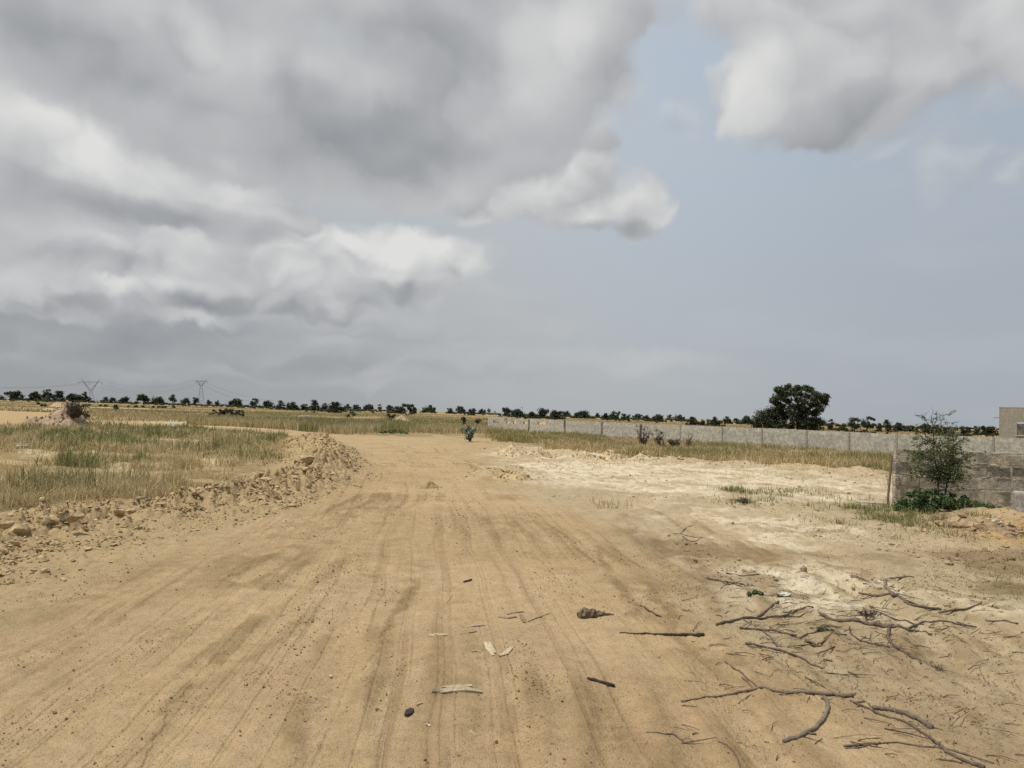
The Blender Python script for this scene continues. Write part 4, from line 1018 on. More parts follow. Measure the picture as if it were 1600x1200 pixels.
twiggy('dry_shrub', 'thin brown reed-like dry shrub, rightmost before the long block wall', 'dry shrub', 1076, 697, 37.0, 30, 28, 24, DEADC * 1.6, 12, .05, 'dry shrubs before the long wall', stemc=(.17, .125, .08), r0=.012, spread=.8)
def milkweed():
    Y = 38.5
    r = twiggy('milkweed_plant', 'blue-green broad-leaved plant with two dark seed stalks by the road bend', 'plant', 734, 687, Y, 26, 22, 16, np.array([[.20, .25, .18], [.25, .30, .22], [.15, .19, .13]]), 90, .11, r0=.014)
    t = MB(); o = np.array(r.location)
    for (a, b, c, d) in ((735, 684, 725, 654), (737, 684, 746, 660)):
        t.tube([pt(a, b, Y) - o, pt((a + c) / 2 + 1, (b + d) / 2, Y) - o, pt(c, d, Y) - o], [.02, .016, .012], 5, (.11, .085, .06))
    t.build('seed_stalk', M_BARK, r)
    for (cx, cy, sx, sy) in ((725, 655, 1.8, 3.4), (746, 659, 2.2, 1.8)):
        cl = [(*(pt(cx + rng.normal(0, sx), cy + rng.normal(0, sy), Y) - o), .12) for _ in range(11)]
        V, F_, C = leaf_cloud(cl, 14, .10, DEADC * 1.1, shell=.2); raw_mesh('seed_head', V, F_, 4, M_LEAF, C, parent=r)
milkweed()
GREENS = np.array([[.045, .075, .022], [.06, .10, .03], [.035, .055, .018], [.085, .115, .04]])
def sapling():
    Y = 13.5
    p0 = pt(1464, 796, Y); z0 = float(height(p0[0], Y)[0]); o = np.array([p0[0], Y, z0])
    root = empty('acacia_sapling', o, 'thin thorny sapling with sparse leaves in front of the near block wall', 'sapling')
    def q(px, py, d=0.0): return pt(px, py, Y + d) - o
    t = MB(); c = (.085, .065, .05); twigs = []
    limbs = [([(1464, 797), (1466, 760), (1467, 738), (1461, 722), (1458, 705), (1459, 680), (1457, 660), (1455, 650)], .021, .004, 0), ([(1466, 757), (1472, 735), (1478, 715), (1483, 695)], .014, .004, .1),
             ([(1474, 798), (1478, 765), (1483, 735), (1489, 712), (1497, 690), (1512, 683)], .016, .003, -.15), ([(1459, 690), (1446, 688), (1436, 680), (1428, 674)], .009, .003, -.1), ([(1458, 676), (1447, 658), (1438, 652), (1427, 648)], .008, .002, .1),
             ([(1457, 668), (1464, 656), (1463, 645)], .006, .002, -.1), ([(1462, 672), (1470, 660), (1476, 648)], .006, .002, .15), ([(1483, 700), (1482, 676), (1479, 655)], .006, .002, 0), ([(1490, 710), (1490, 690), (1487, 660)], .006, .002, .2),
             ([(1461, 722), (1448, 712), (1436, 712), (1428, 720)], .009, .003, -.2), ([(1466, 745), (1452, 736), (1440, 738)], .008, .003, .2), ([(1485, 728), (1500, 722), (1508, 716)], .008, .003, .1), ([(1467, 750), (1488, 745), (1502, 748)], .008, .003, -.2), ([(1460, 700), (1470, 695), (1478, 690)], .007, .003, -.2)]
    for pl, ra, rb, d in limbs:
        P_ = smooth_pl(np.array([q(a, b, d * i / len(pl)) for i, (a, b) in enumerate(pl)]), 4) if False else np.array([q(a, b, d * i / len(pl)) for i, (a, b) in enumerate(pl)])
        t.tube(P_, np.linspace(ra, rb, len(P_)), 6, c)
        for _ in range(10):
            i = rng.integers(1, len(P_)); s_ = P_[i - 1] + (P_[i] - P_[i - 1]) * rng.uniform(0, 1)
            if s_[2] < .35: continue
            e = s_ + np.array([rng.normal(0, .12), rng.normal(0, .12), rng.normal(.04, .07)])
            t.tube([s_, (s_ + e) / 2 + rng.normal(0, .015, 3), e], [.004, .003, .0015], 4, c); twigs.append((s_ + e) / 2); twigs.append(e)
    t.build('trunk', M_BARK, root, smooth=True)
    twigs = np.array(twigs); w = np.where(twigs[:, 2] > 1.4, .06, np.where(twigs[:, 2] > 1.12, .55, 1.0)) * np.where(twigs[:, 2] < 1.15, 1.5, 1.0); w /= w.sum()
    cl = [(*(twigs[rng.choice(len(twigs), p=w)] + rng.normal(0, .10, 3) * (1, 1, .7)), rng.uniform(.04, .09)) for _ in range(820)]
    V, F_, C = leaf_cloud(cl, 14, .029, np.vstack([GREENS * 1.6, np.array([[.15, .15, .06], [.13, .12, .055]]), DUSKY * 1.6]), shell=.1)
    raw_mesh('foliage', V, F_, 4, M_LEAF, C, parent=root)
sapling()
bush('green_bush', 'dense low green bush around the foot of the thin sapling', [(1425 + 11 * i, 786 + 5 * (i % 2), 11) for i in range(6)] + ring(1448, 800, 46, 36, 60, 5, 9) + ring(1430, 802, 34, 24, 24, 5, 8) + ring(1490, 796, 28, 24, 22, 4, 7), 13.15, 110, .042, GREENS * 1.25, depth=.35, stems=16, base=(1450, 803))
bush('green_bush', 'paler sparse creeper at the right side of the green bush', ring(1520, 797, 26, 18, 18, 4, 6) + ring(1555, 800, 20, 8, 8, 3, 4), 13.3, 50, .04, GREENS * 1.8, depth=.25, stems=10, base=(1515, 800))
bush('weed', 'small green weed tuft on the white sand above the fallen branches', ring(1180, 934, 12, 10, 8, 3, 5), 6.35, 60, .022, GREENS * 1.2, depth=.04, cat='weed', stems=6)
bush('weed', 'dark sprig of leaves caught among the fallen branches', ring(1290, 996, 14, 12, 7, 3, 5), 5.35, 40, .02, GREENS, depth=.04, cat='weed', stems=4)
bush('weed', 'green creeper patch at the left of the tall grass by the road bend', ring(612, 677, 26, 5, 14, 3, 5), 47.0, 60, .09, GREENS * 1.8, depth=.5, cat='weed', stems=6)

# ------------------------------------------------------------------ walls and building
def wall_material(name, plaster, scale, amt=(.45, .6), stain=.5):
    m, nt, p = mat(name); p.inputs['Roughness'].default_value = .93; p.inputs['Specular IOR Level'].default_value = .12
    a = nt.nodes.new('ShaderNodeAttribute'); a.attribute_name = 'tone'; tc = nt.nodes.new('ShaderNodeTexCoord')
    def noise(s, d=6.0, r=.65):
        n = nt.nodes.new('ShaderNodeTexNoise'); n.inputs['Scale'].default_value = s; n.inputs['Detail'].default_value = d; n.inputs['Roughness'].default_value = r; nt.links.new(tc.outputs['Object'], n.inputs[0]); return n.outputs[0]
    def rr(v, a0, a1, b0, b1):
        n = nt.nodes.new('ShaderNodeMapRange'); n.interpolation_type = 'SMOOTHSTEP'; nt.links.new(v, n.inputs[0])
        for i, q in enumerate((a0, a1, b0, b1)): n.inputs[i + 1].default_value = q
        return n.outputs[0]
    mx = nt.nodes.new('ShaderNodeMix'); mx.data_type = 'RGBA'; nt.links.new(rr(noise(scale), amt[0], amt[1], 0, 1), mx.inputs[0]); nt.links.new(a.outputs['Color'], mx.inputs[6]); mx.inputs[7].default_value = (*plaster, 1)
    mm = nt.nodes.new('ShaderNodeMath'); mm.operation = 'MULTIPLY'; nt.links.new(rr(noise(scale * 1.7 + 3.0), .38, .66, 1.0 - stain, 1.15), mm.inputs[0]); nt.links.new(rr(noise(scale * 24), .3, .7, .72, 1.22), mm.inputs[1])
    s = nt.nodes.new('ShaderNodeVectorMath'); s.operation = 'SCALE'; nt.links.new(mx.outputs[2], s.inputs[0]); nt.links.new(mm.outputs[0], s.inputs['Scale']); nt.links.new(s.outputs[0], p.inputs['Base Color'])
    b = nt.nodes.new('ShaderNodeBump'); b.inputs['Strength'].default_value = .9; b.inputs['Distance'].default_value = .02; nt.links.new(noise(scale * 16), b.inputs['Height']); nt.links.new(b.outputs[0], p.inputs['Normal'])
    return m
M_WALL_FAR = wall_material('weathered_block', (.50, .46, .37), 1.6, (.42, .6), .22)
M_WALL = wall_material('stained_block', (.54, .47, .36), 1.9, (.40, .56), .32)
M_CONC = wall_material('concrete', (.33, .305, .255), .7, (.40, .65), .12)
def far_wall():
    A = np.array([-1.75, 62.5]); B = np.array([30.5, 20.5]); d = B - A; L = float(np.hypot(*d)); u = d / L; ang = math.atan2(u[1], u[0])
    root = empty('block_wall', (A[0], A[1], 0), 'long low pale block wall crossing the field with thin concrete posts', 'wall')
    nrm = np.array([u[1], -u[0]])
    if nrm[1] > 0: nrm = -nrm
    t = MB(); bl, bh, g = .45, .21, .014; n = int(L / (bl + g))
    post_px = [828, 884, 942, 1003, 1065, 1130, 1192, 1262, 1328, 1402, 1553]
    posts = []
    for px in post_px:
        r = ray(px, 650); m = r[0] / r[1]; s = (m * A[1] - A[0]) / (u[0] - m * u[1]); posts.append(s)
    def gz(s):
        p = A + u * s; return float(height(p[0], p[1])[0])
    zs = np.array([gz(q * L / 60) for q in range(61)]); zs = np.interp(np.linspace(0, L, 400), np.linspace(0, L, 61), np.minimum(zs, .12))
    for c in range(6):
        for k in range(n + 1):
            s0 = k * (bl + g) + (0 if c % 2 == 0 else -bl * .5); sc = s0 + bl / 2
            if sc < 0 or sc > L: continue
            if min(abs(sc - p) for p in posts) < .16: pass
            p = A + u * sc; z = float(np.interp(sc, np.linspace(0, L, 400), zs)) - .22 + c * (bh + g) + bh / 2
            pxv = 800 + F * (p[0] / p[1])
            if c == 4 and pxv < 855 and rng.uniform() < .42: continue
            if c == 5 and pxv < 855 and rng.uniform() < .3: continue
            base = np.array([.46, .435, .375]) * rng.uniform(.92, 1.08)
            if rng.uniform() < .12: base = base * .84
            if c == 5: base = base * 1.12
            off = rng.normal(0, .0006)
            t.box((*(p - A + nrm * off), z), (bl, .15, bh), base, ang)
            t.box((*(p - A), z + bh / 2 + g / 2), (bl + g, .1485, g), (.46, .43, .36), ang)
            t.box((*(p - A + u * (bl / 2 + g / 2)), z), (g, .147, bh), (.46, .43, .36), ang)
    t.build('blockwork', M_WALL_FAR, root)
    for i, s in enumerate(posts):
        p = A + u * s - A; dark = i < 4; q = MB(); z0 = gz(s)
        q.box((p[0] + nrm[0] * .012, p[1] + nrm[1] * .012, z0 + .45), ((.15 if dark else .09), .19, 1.32 + (.06 if i in (1, 2) else 0)), (.10, .085, .07) if dark else (.34, .31, .25), ang, jit=.004)
        if i > 3:
            q.tube([(p[0], p[1], z0 + 1.05), (p[0] + .01, p[1], z0 + 1.34)], .012, 5, (.12, .07, .05))
        q.build('post', M_CONC, root)
    q = MB(); q.box((u[0] * -.12, u[1] * -.12, .48), (.2, .2, 1.34), (.60, .56, .47), ang, jit=.005); q.build('post', M_CONC, root)  # end post: its paler colour stands in for the sunlit wall end
far_wall()
def near_wall():
    A = np.array([pt(1396, 790, 14.25)[0], 14.25]); B = np.array([pt(1760, 800, 13.7)[0], 13.7]); d = B - A; L = float(np.hypot(*d)); u = d / L; ang = math.atan2(u[1], u[0])
    root = empty('block_wall', (A[0], A[1], 0), 'near stained grey block wall at right, behind the thin sapling', 'wall')
    t = MB(); bl, bh, g = .44, .205, .028; c0 = 1.065 - 5 * (bh + g) + .004
    for c in range(-1, 5):
        k = 0; s0 = 0.0 if c % 2 == 0 else -.23
        while s0 < L:
            a0, a1 = max(s0, 0), min(s0 + bl, L)
            if a1 - a0 > .05:
                z = c0 + c * (bh + g) + bh / 2; p = u * (a0 + a1) / 2; off = rng.normal(0, .0025)
                base = np.array([.40, .365, .305]) * rng.uniform(.8, 1.15)
                if rng.uniform() < .22: base *= .55
                if c == 4: base *= .85
                nn = np.array([u[1], -u[0]])
                t.box((p[0] + nn[0] * off, p[1] + nn[1] * off, z), (a1 - a0, .15, bh), base, ang, jit=.002, bev=.008)
            s0 += bl + g
        zz = c0 + c * (bh + g) + bh + g / 2
        t.box((u[0] * L / 2, u[1] * L / 2, zz), (L - .02, .1455, g + .02), (.47, .40, .30), ang)
    t.box((u[0] * L / 2, u[1] * L / 2, .35), (L - .03, .143, 1.36), (.47, .40, .30), ang)
    t.build('blockwork', M_WALL, root)
    # smears of mortar squeezed out of the joints
    q = MB()
    for k in range(190):
        s = rng.uniform(.1, L - .2); c = rng.integers(0, 5); z = c0 + c * (bh + g) + bh + g / 2 + rng.normal(0, .02)
        nn = np.array([u[1], -u[0]]); p = u * s + nn * .076
        v, f = rock_shape(1, flat_=1.0); v = v * np.array([rng.uniform(.03, .13), .010, rng.uniform(.012, .03)])
        q.add(np.stack([v[:, 0] * math.cos(ang) - v[:, 1] * math.sin(ang), v[:, 0] * math.sin(ang) + v[:, 1] * math.cos(ang), v[:, 2]], 1) + (p[0], p[1], z), f, np.array([.44, .375, .28]) * rng.uniform(.85, 1.1))
    q.build('mortar_smear', M_WALL, root)
    s = MB(); p0 = pt(1391, 770, 14.05)
    a, b = pt(1387.5, 778, 14.0), pt(1393.5, 712, 14.1)
    s.tube([(a[0], a[1], -.1), a, b], [.024, .024, .022], 4, (.15, .115, .08))
    tag(s.build('wooden_stake', M_BARK), 'weathered wooden stake leaning on the left end of the near wall', 'stake')
near_wall()
def building():
    Y = 72.0; a, b = pt(1561, 700, Y), pt(1561, 637, Y)
    X0, H = a[0], b[2]; w, dp, th = 9.0, 7.0, .22
    root = empty('unfinished_building', (X0, Y, 0), 'grey roofless unfinished block building with a small window, at right edge', 'building', rz=R(-41))
    def wall_with_hole(x0, x1, yc, hx0, hx1, hz0, hz1, h0, h1):
        t = MB(); c = (.30, .275, .225)
        def seg(xa, xb, za, zb, top=False):
            t.box(((xa + xb) / 2, yc, (za + zb) / 2), (xb - xa, th, zb - za), c)
        seg(x0, hx0, -.2, h0); seg(hx1, x1, -.2, h1); seg(hx0, hx1, -.2, hz0); seg(hx0, hx1, hz1, h0)
        return t
    mpp = Y / F
    hx0, hx1 = 23 * mpp, 33 * mpp; hz0 = pt(1590, 679.5, Y)[2]; hz1 = pt(1590, 659.5, Y)[2]
    wall_with_hole(0, w, th / 2, hx0, hx1, hz0, hz1, H, H).build('front_wall', M_CONC, root)
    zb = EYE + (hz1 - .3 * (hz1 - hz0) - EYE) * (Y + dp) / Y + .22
    t = MB(); t.box((w / 2, dp - th / 2, zb / 2 - .1), (w, th, zb + .2), (.11, .10, .085)); t.build('back_wall', M_CONC, root)  # darker colour than the other walls stands in for interior shade
    for x in (th / 2, w - th / 2):
        t = MB(); t.box((x, dp / 2, H / 2 - .1), (th - .004, dp - 2 * th - .004, H + .19), (.30, .275, .225)); t.build('side_wall', M_CONC, root)
    t = MB(); t.box((w / 2, th / 2, H + .03), (w + .04, th + .03, .06), (.32, .29, .24)); t.build('coping', M_CONC, root)
    t = MB(); t.box(((hx0 + hx1) / 2, -.02, hz0 - .05), (hx1 - hx0 + .16, .2, .10), (.42, .40, .35)); t.build('window_sill', M_CONC, root)
    t = MB(); t.tube([(-.02, .1, H - 1.0), (-.45, .1, H - 1.0), (-.45, .1, H - 1.25)], .035, 6, (.16, .15, .14)); t.build('drain_pipe', M_BARK, root)
building()
def low_wall():
    Y = 50.0; a = pt(1534, 686, Y); top = a[2]
    root = empty('block_wall', (a[0], Y, 0), 'dark unfinished block course between the long wall and the grey building', 'wall'); t = MB()
    for k in range(16):
        for c in range(3):
            if c == 2 and k in (0,): continue
            t.box((k * .46 + .22 + (c % 2) * .2, 0, top - .11 - (2 - c) * .225), (.445, .15, .215), np.array([.17, .155, .135]) * rng.uniform(.8, 1.2), jit=.004)
    t.build('blockwork', M_CONC, root)
low_wall()
def lone_block(name, label, cat, px, base, size, Y, rz, col, z=0.0, hollow=False, tilt=0.0):
    p = pt(px, base, Y); z0 = float(height(p[0], Y)[0]); t = MB()
    if hollow:
        w, d, h = size; s = .035
        t.box((0, 0, h / 2), (w - 2 * s, s, h), col, jit=.002); 
        for x in (-w / 2 + s / 2, w / 2 - s / 2): t.box((x, 0, h / 2), (s, d, h), col, jit=.002, bev=.006)
        for y in (-d / 2 + s / 2, d / 2 - s / 2): t.box((0, y, h / 2), (w - 2 * s - .002, s, h - .003), col, jit=.002)
    else: t.box((0, 0, size[2] / 2 - .02), size, col, jit=min(size) * .03, bev=min(size) * .1)
    o = t.build(name, M_CONC); o.location = (p[0], Y, z0 + z); o.rotation_euler = (tilt, tilt * .5, rz)
    return tag(o, label, cat)
lone_block('concrete_block', 'grey concrete block standing on end at the right frame edge by the near wall', 'block', 1600, 806, (.30, .20, .40), 12.7, R(-24), (.40, .38, .34))
lone_block('concrete_block', 'whitish block lying in the grass near the left frame edge', 'block', 35, 701, (.30, .2, .17), 22.0, R(12), (.58, .55, .48))
lone_block('concrete_slab', 'pale flat concrete footing in the golden grass before the long wall', 'slab', 1254, 711, (1.15, .5, .24), 33.5, R(-6), (.42, .39, .32))
lone_block('concrete_slab', 'tiny white slab lying far off above the tall grass', 'slab', 477, 648, (1.7, .5, .28), 115.0, R(4), (.66, .64, .6))
lone_block('concrete_slab', 'thin pale slab half hidden in grass at the left foot of the green bush', 'slab', 1362, 786, (.5, .25, .05), 14.2, R(-8), (.42, .38, .30))
M_PLASTIC = attr_material('plastic', rough=.5, spec=.3)
def crumple(name, label, cat, px, base, wpx, hpx, Y, col, m):
    p = pt(px, base, Y); z0 = float(height(p[0], Y)[0]); v, f = ICO[3]
    v = v * (1 + .45 * fbm(v[:, 0] * 2 + px, v[:, 1] * 2 + v[:, 2] * 3, .9, 4, 11))[:, None]
    v = v * np.array([wpx * Y / F * .5, wpx * Y / F * .35, hpx * Y / F * .55])
    o = raw_mesh(name, v, f.ravel(), 3, m, np.broadcast_to(np.array(col), v.shape)); o.location = (p[0], Y, z0 + hpx * Y / F * .4)
    return tag(o, label, cat)
crumple('plastic_bag', 'crumpled white plastic bag lying on the golden grass right of centre', 'plastic bag', 1319, 732, 15, 5, 25.0, (.75, .75, .74), M_PLASTIC)
crumple('plastic_bag', 'small white scrap of plastic behind the crumpled bag, nearer the wall', 'plastic bag', 1349, 718, 8, 3, 32.0, (.72, .72, .70), M_PLASTIC)
crumple('plastic_bag', 'pale blue plastic bag in the left grass below the pylons', 'plastic bag', 272, 672, 9, 9, 42.0, (.42, .55, .58), M_PLASTIC)
crumple('rock', 'pale rock on the low brown soil heap at right', 'rock', 1554, 822, 22, 15, 11.0, (.50, .44, .34), M_HEAP)
crumple('rock', 'small reddish rock at the right frame edge below the pale rock', 'rock', 1596, 836, 14, 12, 10.4, (.40, .28, .17), M_HEAP)
crumple('rock', 'pale flat stone on the white sand beside the small green weed', 'rock', 1225, 930, 20, 5, 6.5, (.50, .46, .38), M_HEAP)

# ------------------------------------------------------------------ pylons and their cables
M_STEEL = attr_material('galvanised_steel', rough=.6, spec=.4)
PY = 900.0
def pylon(label, base_l, base_r, waist, wy, tips, beam, by, apex):
    o = pt((base_l + base_r) / 2, 628, PY); o[2] = 0.0
    root = empty('pylon', o, label, 'pylon', 'lattice pylons of the power line'); sc = (.17, .175, .185)
    def q(px, py, d=0.0): return pt(px, py, PY + d) - o
    ft = [q(base_l, 630, -2.5), q(base_r, 630, -2.5), q(base_r, 630, 2.5), q(base_l, 630, 2.5)]
    wa = [q(waist[0], wy, -.8), q(waist[1], wy, -.8), q(waist[1], wy, .8), q(waist[0], wy, .8)]
    t = MB()
    for k in range(4): t.tube([ft[k], wa[k]], .24, 4, sc)
    for k in range(4):
        k2 = (k + 1) % 4
        for i in range(4):
            u0, u1 = i / 4, (i + 1) / 4
            t.tube([ft[k] + (wa[k] - ft[k]) * u0, ft[k2] + (wa[k2] - ft[k2]) * u1], .12, 3, sc); t.tube([ft[k2] + (wa[k2] - ft[k2]) * u0, ft[k] + (wa[k] - ft[k]) * u1], .12, 3, sc)
    t.build('lattice_body', M_STEEL, root)
    for sgn, (tx, ty) in zip((0, 1), tips):
        t = MB(); outer = np.array([q(waist[sgn], wy), q(tx, ty)]); inner = np.array([q(apex[0], apex[1]), q(tx + (3.5 if sgn == 0 else -3.5), ty + 5)])
        t.tube(outer, .24, 4, sc); t.tube(inner, .2, 4, sc); t.tube([q(waist[sgn], wy), q(*apex)], .2, 4, sc)
        for i in range(5):
            a, b = i / 5, (i + 1) / 5
            t.tube([outer[0] + (outer[1] - outer[0]) * a, inner[0] + (inner[1] - inner[0]) * b], .11, 3, sc); t.tube([inner[0] + (inner[1] - inner[0]) * a, outer[0] + (outer[1] - outer[0]) * b], .11, 3, sc)
        t.build('window_arm', M_STEEL, root)
    t = MB(); t.tube([q(beam[0], by + .5), q(beam[1], by + .5)], .22, 4, sc); t.tube([q(beam[0] + 6, by - 1.4), q(beam[1] - 6, by - 1.4)], .2, 4, sc); t.tube([q(beam[0], by + .5), q(beam[0] + 6, by - 1.4)], .18, 3, sc); t.tube([q(beam[1], by + .5), q(beam[1] - 6, by - 1.4)], .18, 3, sc)
    for i in range(8):
        xa = beam[0] + 6 + (beam[1] - beam[0] - 12) * i / 8; xb = beam[0] + 6 + (beam[1] - beam[0] - 12) * (i + 1) / 8
        t.tube([q(xa, by - 1.4 if i % 2 else by + .5), q(xb, by + .5 if i % 2 else by - 1.4)], .11, 3, sc)
    t.build('crossarm', M_STEEL, root)
    for xx in (beam[0] + .5, (beam[0] + beam[1]) / 2, beam[1] - .5):
        t = MB(); t.tube([q(xx, by + .5), q(xx, by + 3.2)], .2, 5, (.22, .17, .14)); t.build('insulator', M_STEEL, root)
pylon('nearer left lattice pylon with wide forked head, behind the skyline trees', 139.5, 149.5, (140.5, 143.5), 612, [(127.5, 591.8), (155.5, 592.3)], (121, 160), 597.5, (141.8, 609.5))
pylon('slimmer right lattice pylon with small forked head and long tapering body', 309.5, 319.0, (312.8, 315.8), 603.5, [(307.0, 593.2), (322.8, 592.6)], (305, 324.5), 596.0, (314.3, 602.0))
def cable(label, a, b, sag):
    t = MB(); A_ = pt(a[0], a[1], PY + a[2]); B_ = pt(b[0], b[1], PY + b[2]); u = np.linspace(0, 1, 25)
    P_ = A_ + (B_ - A_) * u[:, None]; P_[:, 2] -= sag * 4 * u * (1 - u)
    t.tube(P_, .10, 4, (.16, .16, .165))
    tag(t.build('power_cable', M_STEEL), label, 'power cable', 'cables of the power line')
cable('upper cable running left out of frame from the left pylon', (121.5, 599.5, -1), (-150, 593, -1), 7.0)
cable('middle cable running left out of frame from the left pylon', (141, 600.5, 0), (-150, 594, 0), 6.4)
cable('lower cable running left out of frame from the left pylon', (121.5, 600.7, 1.5), (-150, 596, 1.5), 6.6)
cable('topmost cable hanging between the two pylons', (155.5, 592.3, 0), (307, 593.2, 0), 10.0)
cable('middle cable hanging between the two pylons', (159.5, 600.7, 0), (305.5, 599, 0), 10.5)
cable('lowest cable hanging between the two pylons', (141, 600.7, 0), (314.5, 599, 0), 13.0)
cable('upper cable descending right from the right pylon to the trees', (324, 599, 0), (430, 626, 120), 4.0)
cable('lower cable descending right from the right pylon to the trees', (314.5, 599.2, 0), (400, 627, 120), 5.0)

# ------------------------------------------------------------------ fallen branches, sticks, twigs and wood chips
M_STICK = attr_material('dead_wood', nscale=36.0, rough=.9, spec=.12)
M_CHIP = attr_material('split_wood', nscale=40.0, rough=.85, spec=.15)
def zq(zx, zy): return 1000 + zx * .375, 860 + zy * .375
def stick(name, label, lines, cat='branch', col=(.115, .085, .062), group='dead branches lying on the sand', tip=None, lift=.12, conv=zq, leaf=0):
    """lines: list of (zoom points, start half-thickness, end half-thickness) lying on the ground"""
    t = MB(); o = None
    for pl, ra, rb in lines:
        g = []
        for i, q in enumerate(pl):
            px, py = conv(*q); p = at(px, py); sc = np.hypot(p[0], p[1]) / F * .375
            r = (ra + (rb - ra) * i / (len(pl) - 1)) * sc * .70
            p[2] += r * .5 + lift * r * (1 + math.sin(i * 1.7 + q[0])); g.append((*p, r))
        g = np.array(g)
        n = len(g); P_ = smooth_pl3(g[:, :3], 4); rr = np.interp(np.linspace(0, n - 1, len(P_)), np.arange(n), g[:, 3]) * rng.uniform(.86, 1.16, len(P_))
        P_ = P_ + rng.normal(0, 1, P_.shape) * rr[:, None] * .22
        P_[:, 2] = np.maximum(P_[:, 2], height(P_[:, 0], P_[:, 1]) + rr * .45)
        t.tube(P_, rr, 8, np.array(col) * rng.uniform(.85, 1.2), wob=.09)
        if o is None: o = np.array([P_[0][0], P_[0][1], P_[0][2]])
        for _ in range(int(len(P_) * .14)):      # broken side shoots
            i = rng.integers(1, len(P_)); a = rng.uniform(0, 6.28); l = rr[i] * rng.uniform(1.2, 3.5)
            e = P_[i] + np.array([math.cos(a) * l, math.sin(a) * l, abs(rng.normal(0, .35)) * l])
            t.tube([P_[i], e], [rr[i] * .4, rr[i] * .15], 4, np.array(col) * .9)
    ob = t.build(name, M_STICK, loc=o, smooth=True); ob.location = o
    return tag(ob, label, cat, group)
def smooth_pl3(p, n):
    q = np.vstack([2 * p[0] - p[1], p, 2 * p[-1] - p[-2]]); out = []
    for i in range(1, len(q) - 2):
        for k in range(n):
            t = k / n
            out.append(.5 * ((2 * q[i]) + (-q[i - 1] + q[i + 1]) * t + (2 * q[i - 1] - 5 * q[i] + 4 * q[i + 1] - q[i + 2]) * t * t + (-q[i - 1] + 3 * q[i] - 3 * q[i + 1] + q[i + 2]) * t ** 3))
    out.append(p[-1]); return np.array(out)
LIGHTB = (.19, .15, .11)
stick('dead_branch', 'long nearly level branch in the foreground, thin at left, thick at right end', [([(170, 628), (250, 618), (340, 608), (410, 594), (470, 583), (560, 590), (640, 595), (720, 598), (800, 605), (885, 612)], 4, 12), ([(410, 640), (435, 620), (462, 600)], 3, 3), ([(640, 577), (690, 583), (730, 592)], 3, 4), ([(695, 636), (706, 612)], 3, 4)], col=LIGHTB)
stick('dead_branch', 'thick curved branch hooking down from the long foreground branch', [([(768, 615), (782, 645), (778, 685), (745, 728), (690, 765), (635, 788), (598, 800)], 10, 12), ([(690, 762), (735, 770)], 9, 5)], col=(.17, .14, .105))
stick('dead_branch', 'long forked branch running down to the bottom right corner', [([(875, 628), (950, 660), (1020, 692), (1100, 715), (1180, 765), (1250, 815), (1290, 850), (1350, 880), (1430, 908)], 5, 11), ([(890, 634), (935, 632)], 6, 4)], col=(.15, .115, .085))
stick('dead_branch', 'stout tapering stub lying on the branch toward the bottom right corner', [([(970, 662), (1020, 664), (1080, 680), (1140, 700), (1200, 735), (1215, 744)], 11, 14), ([(1200, 738), (1262, 750)], 6, 2)], col=(.14, .11, .085))
stick('dead_branch', 'lowest long thin branch crossing behind the forked one at bottom right', [([(850, 820), (930, 812), (1005, 806)], 7, 5), ([(1000, 806), (1080, 803), (1170, 818), (1280, 830), (1380, 860), (1475, 890)], 4, 5), ([(855, 826), (900, 824), (960, 812)], 4, 4)], col=(.14, .105, .075))
stick('dead_branch', 'short piece under the forked branch near the bottom edge', [([(1245, 872), (1300, 880), (1345, 888)], 5, 5)])
stick('dead_branch', 'slanting stick above the thin end of the long foreground branch', [([(355, 465), (400, 500), (450, 540), (492, 573)], 4, 5)])
stick('dead_branch', 'bowed stick lying between the upper tangle and the long foreground branch', [([(440, 390), (520, 405), (600, 424), (660, 445), (710, 476), (762, 496)], 6, 5), ([(445, 396), (530, 418), (590, 428)], 3, 2)])
stick('dead_branch', 'thick-ended forked branch at the left of the upper tangle', [([(318, 315), (390, 297), (450, 284), (520, 286), (600, 274), (650, 257), (722, 240)], 9, 3), ([(490, 279), (530, 250), (577, 215)], 6, 5), ([(560, 276), (630, 278), (692, 275)], 4, 2), ([(600, 262), (640, 255)], 4, 2)])
stick('dead_branch', 'short stick just below the forked branch at left of the tangle', [([(415, 325), (480, 330), (560, 337), (600, 348), (652, 356)], 5, 5), ([(540, 320), (575, 338), (640, 340)], 3, 3)])
stick('dead_branch', 'frayed grey piece slanting below the short stick of the tangle', [([(512, 340), (545, 365), (572, 402)], 5, 5), ([(530, 370), (560, 385), (590, 402)], 3, 2)], col=(.16, .135, .11))
stick('dead_branch', 'crossed thin sticks with a few leaves in the middle of the tangle', [([(665, 372), (720, 355), (782, 318)], 5, 4), ([(690, 376), (720, 388), (748, 404)], 6, 5), ([(740, 392), (800, 370), (862, 354)], 4, 3), ([(640, 400), (700, 395), (745, 402)], 3, 2)])
stick('dead_branch', 'knotted main branch at the right of the tangle with three forks', [([(745, 268), (800, 290), (870, 302), (940, 310), (1000, 320), (1052, 325)], 7, 13), ([(1050, 326), (1110, 332), (1160, 342), (1217, 350)], 9, 4), ([(1110, 330), (1170, 306), (1240, 298), (1320, 308), (1402, 322)], 6, 4), ([(1040, 328), (1034, 372), (1080, 415), (1130, 440), (1172, 476)], 8, 5), ([(1060, 402), (1110, 432), (1160, 462)], 4, 3), ([(770, 268), (790, 285)], 4, 3)], col=(.125, .092, .068))
stick('dead_branch', 'drooping thin branch hanging left from the knotted main branch', [([(872, 320), (880, 350), (905, 370), (960, 390), (1037, 405)], 4, 5)])
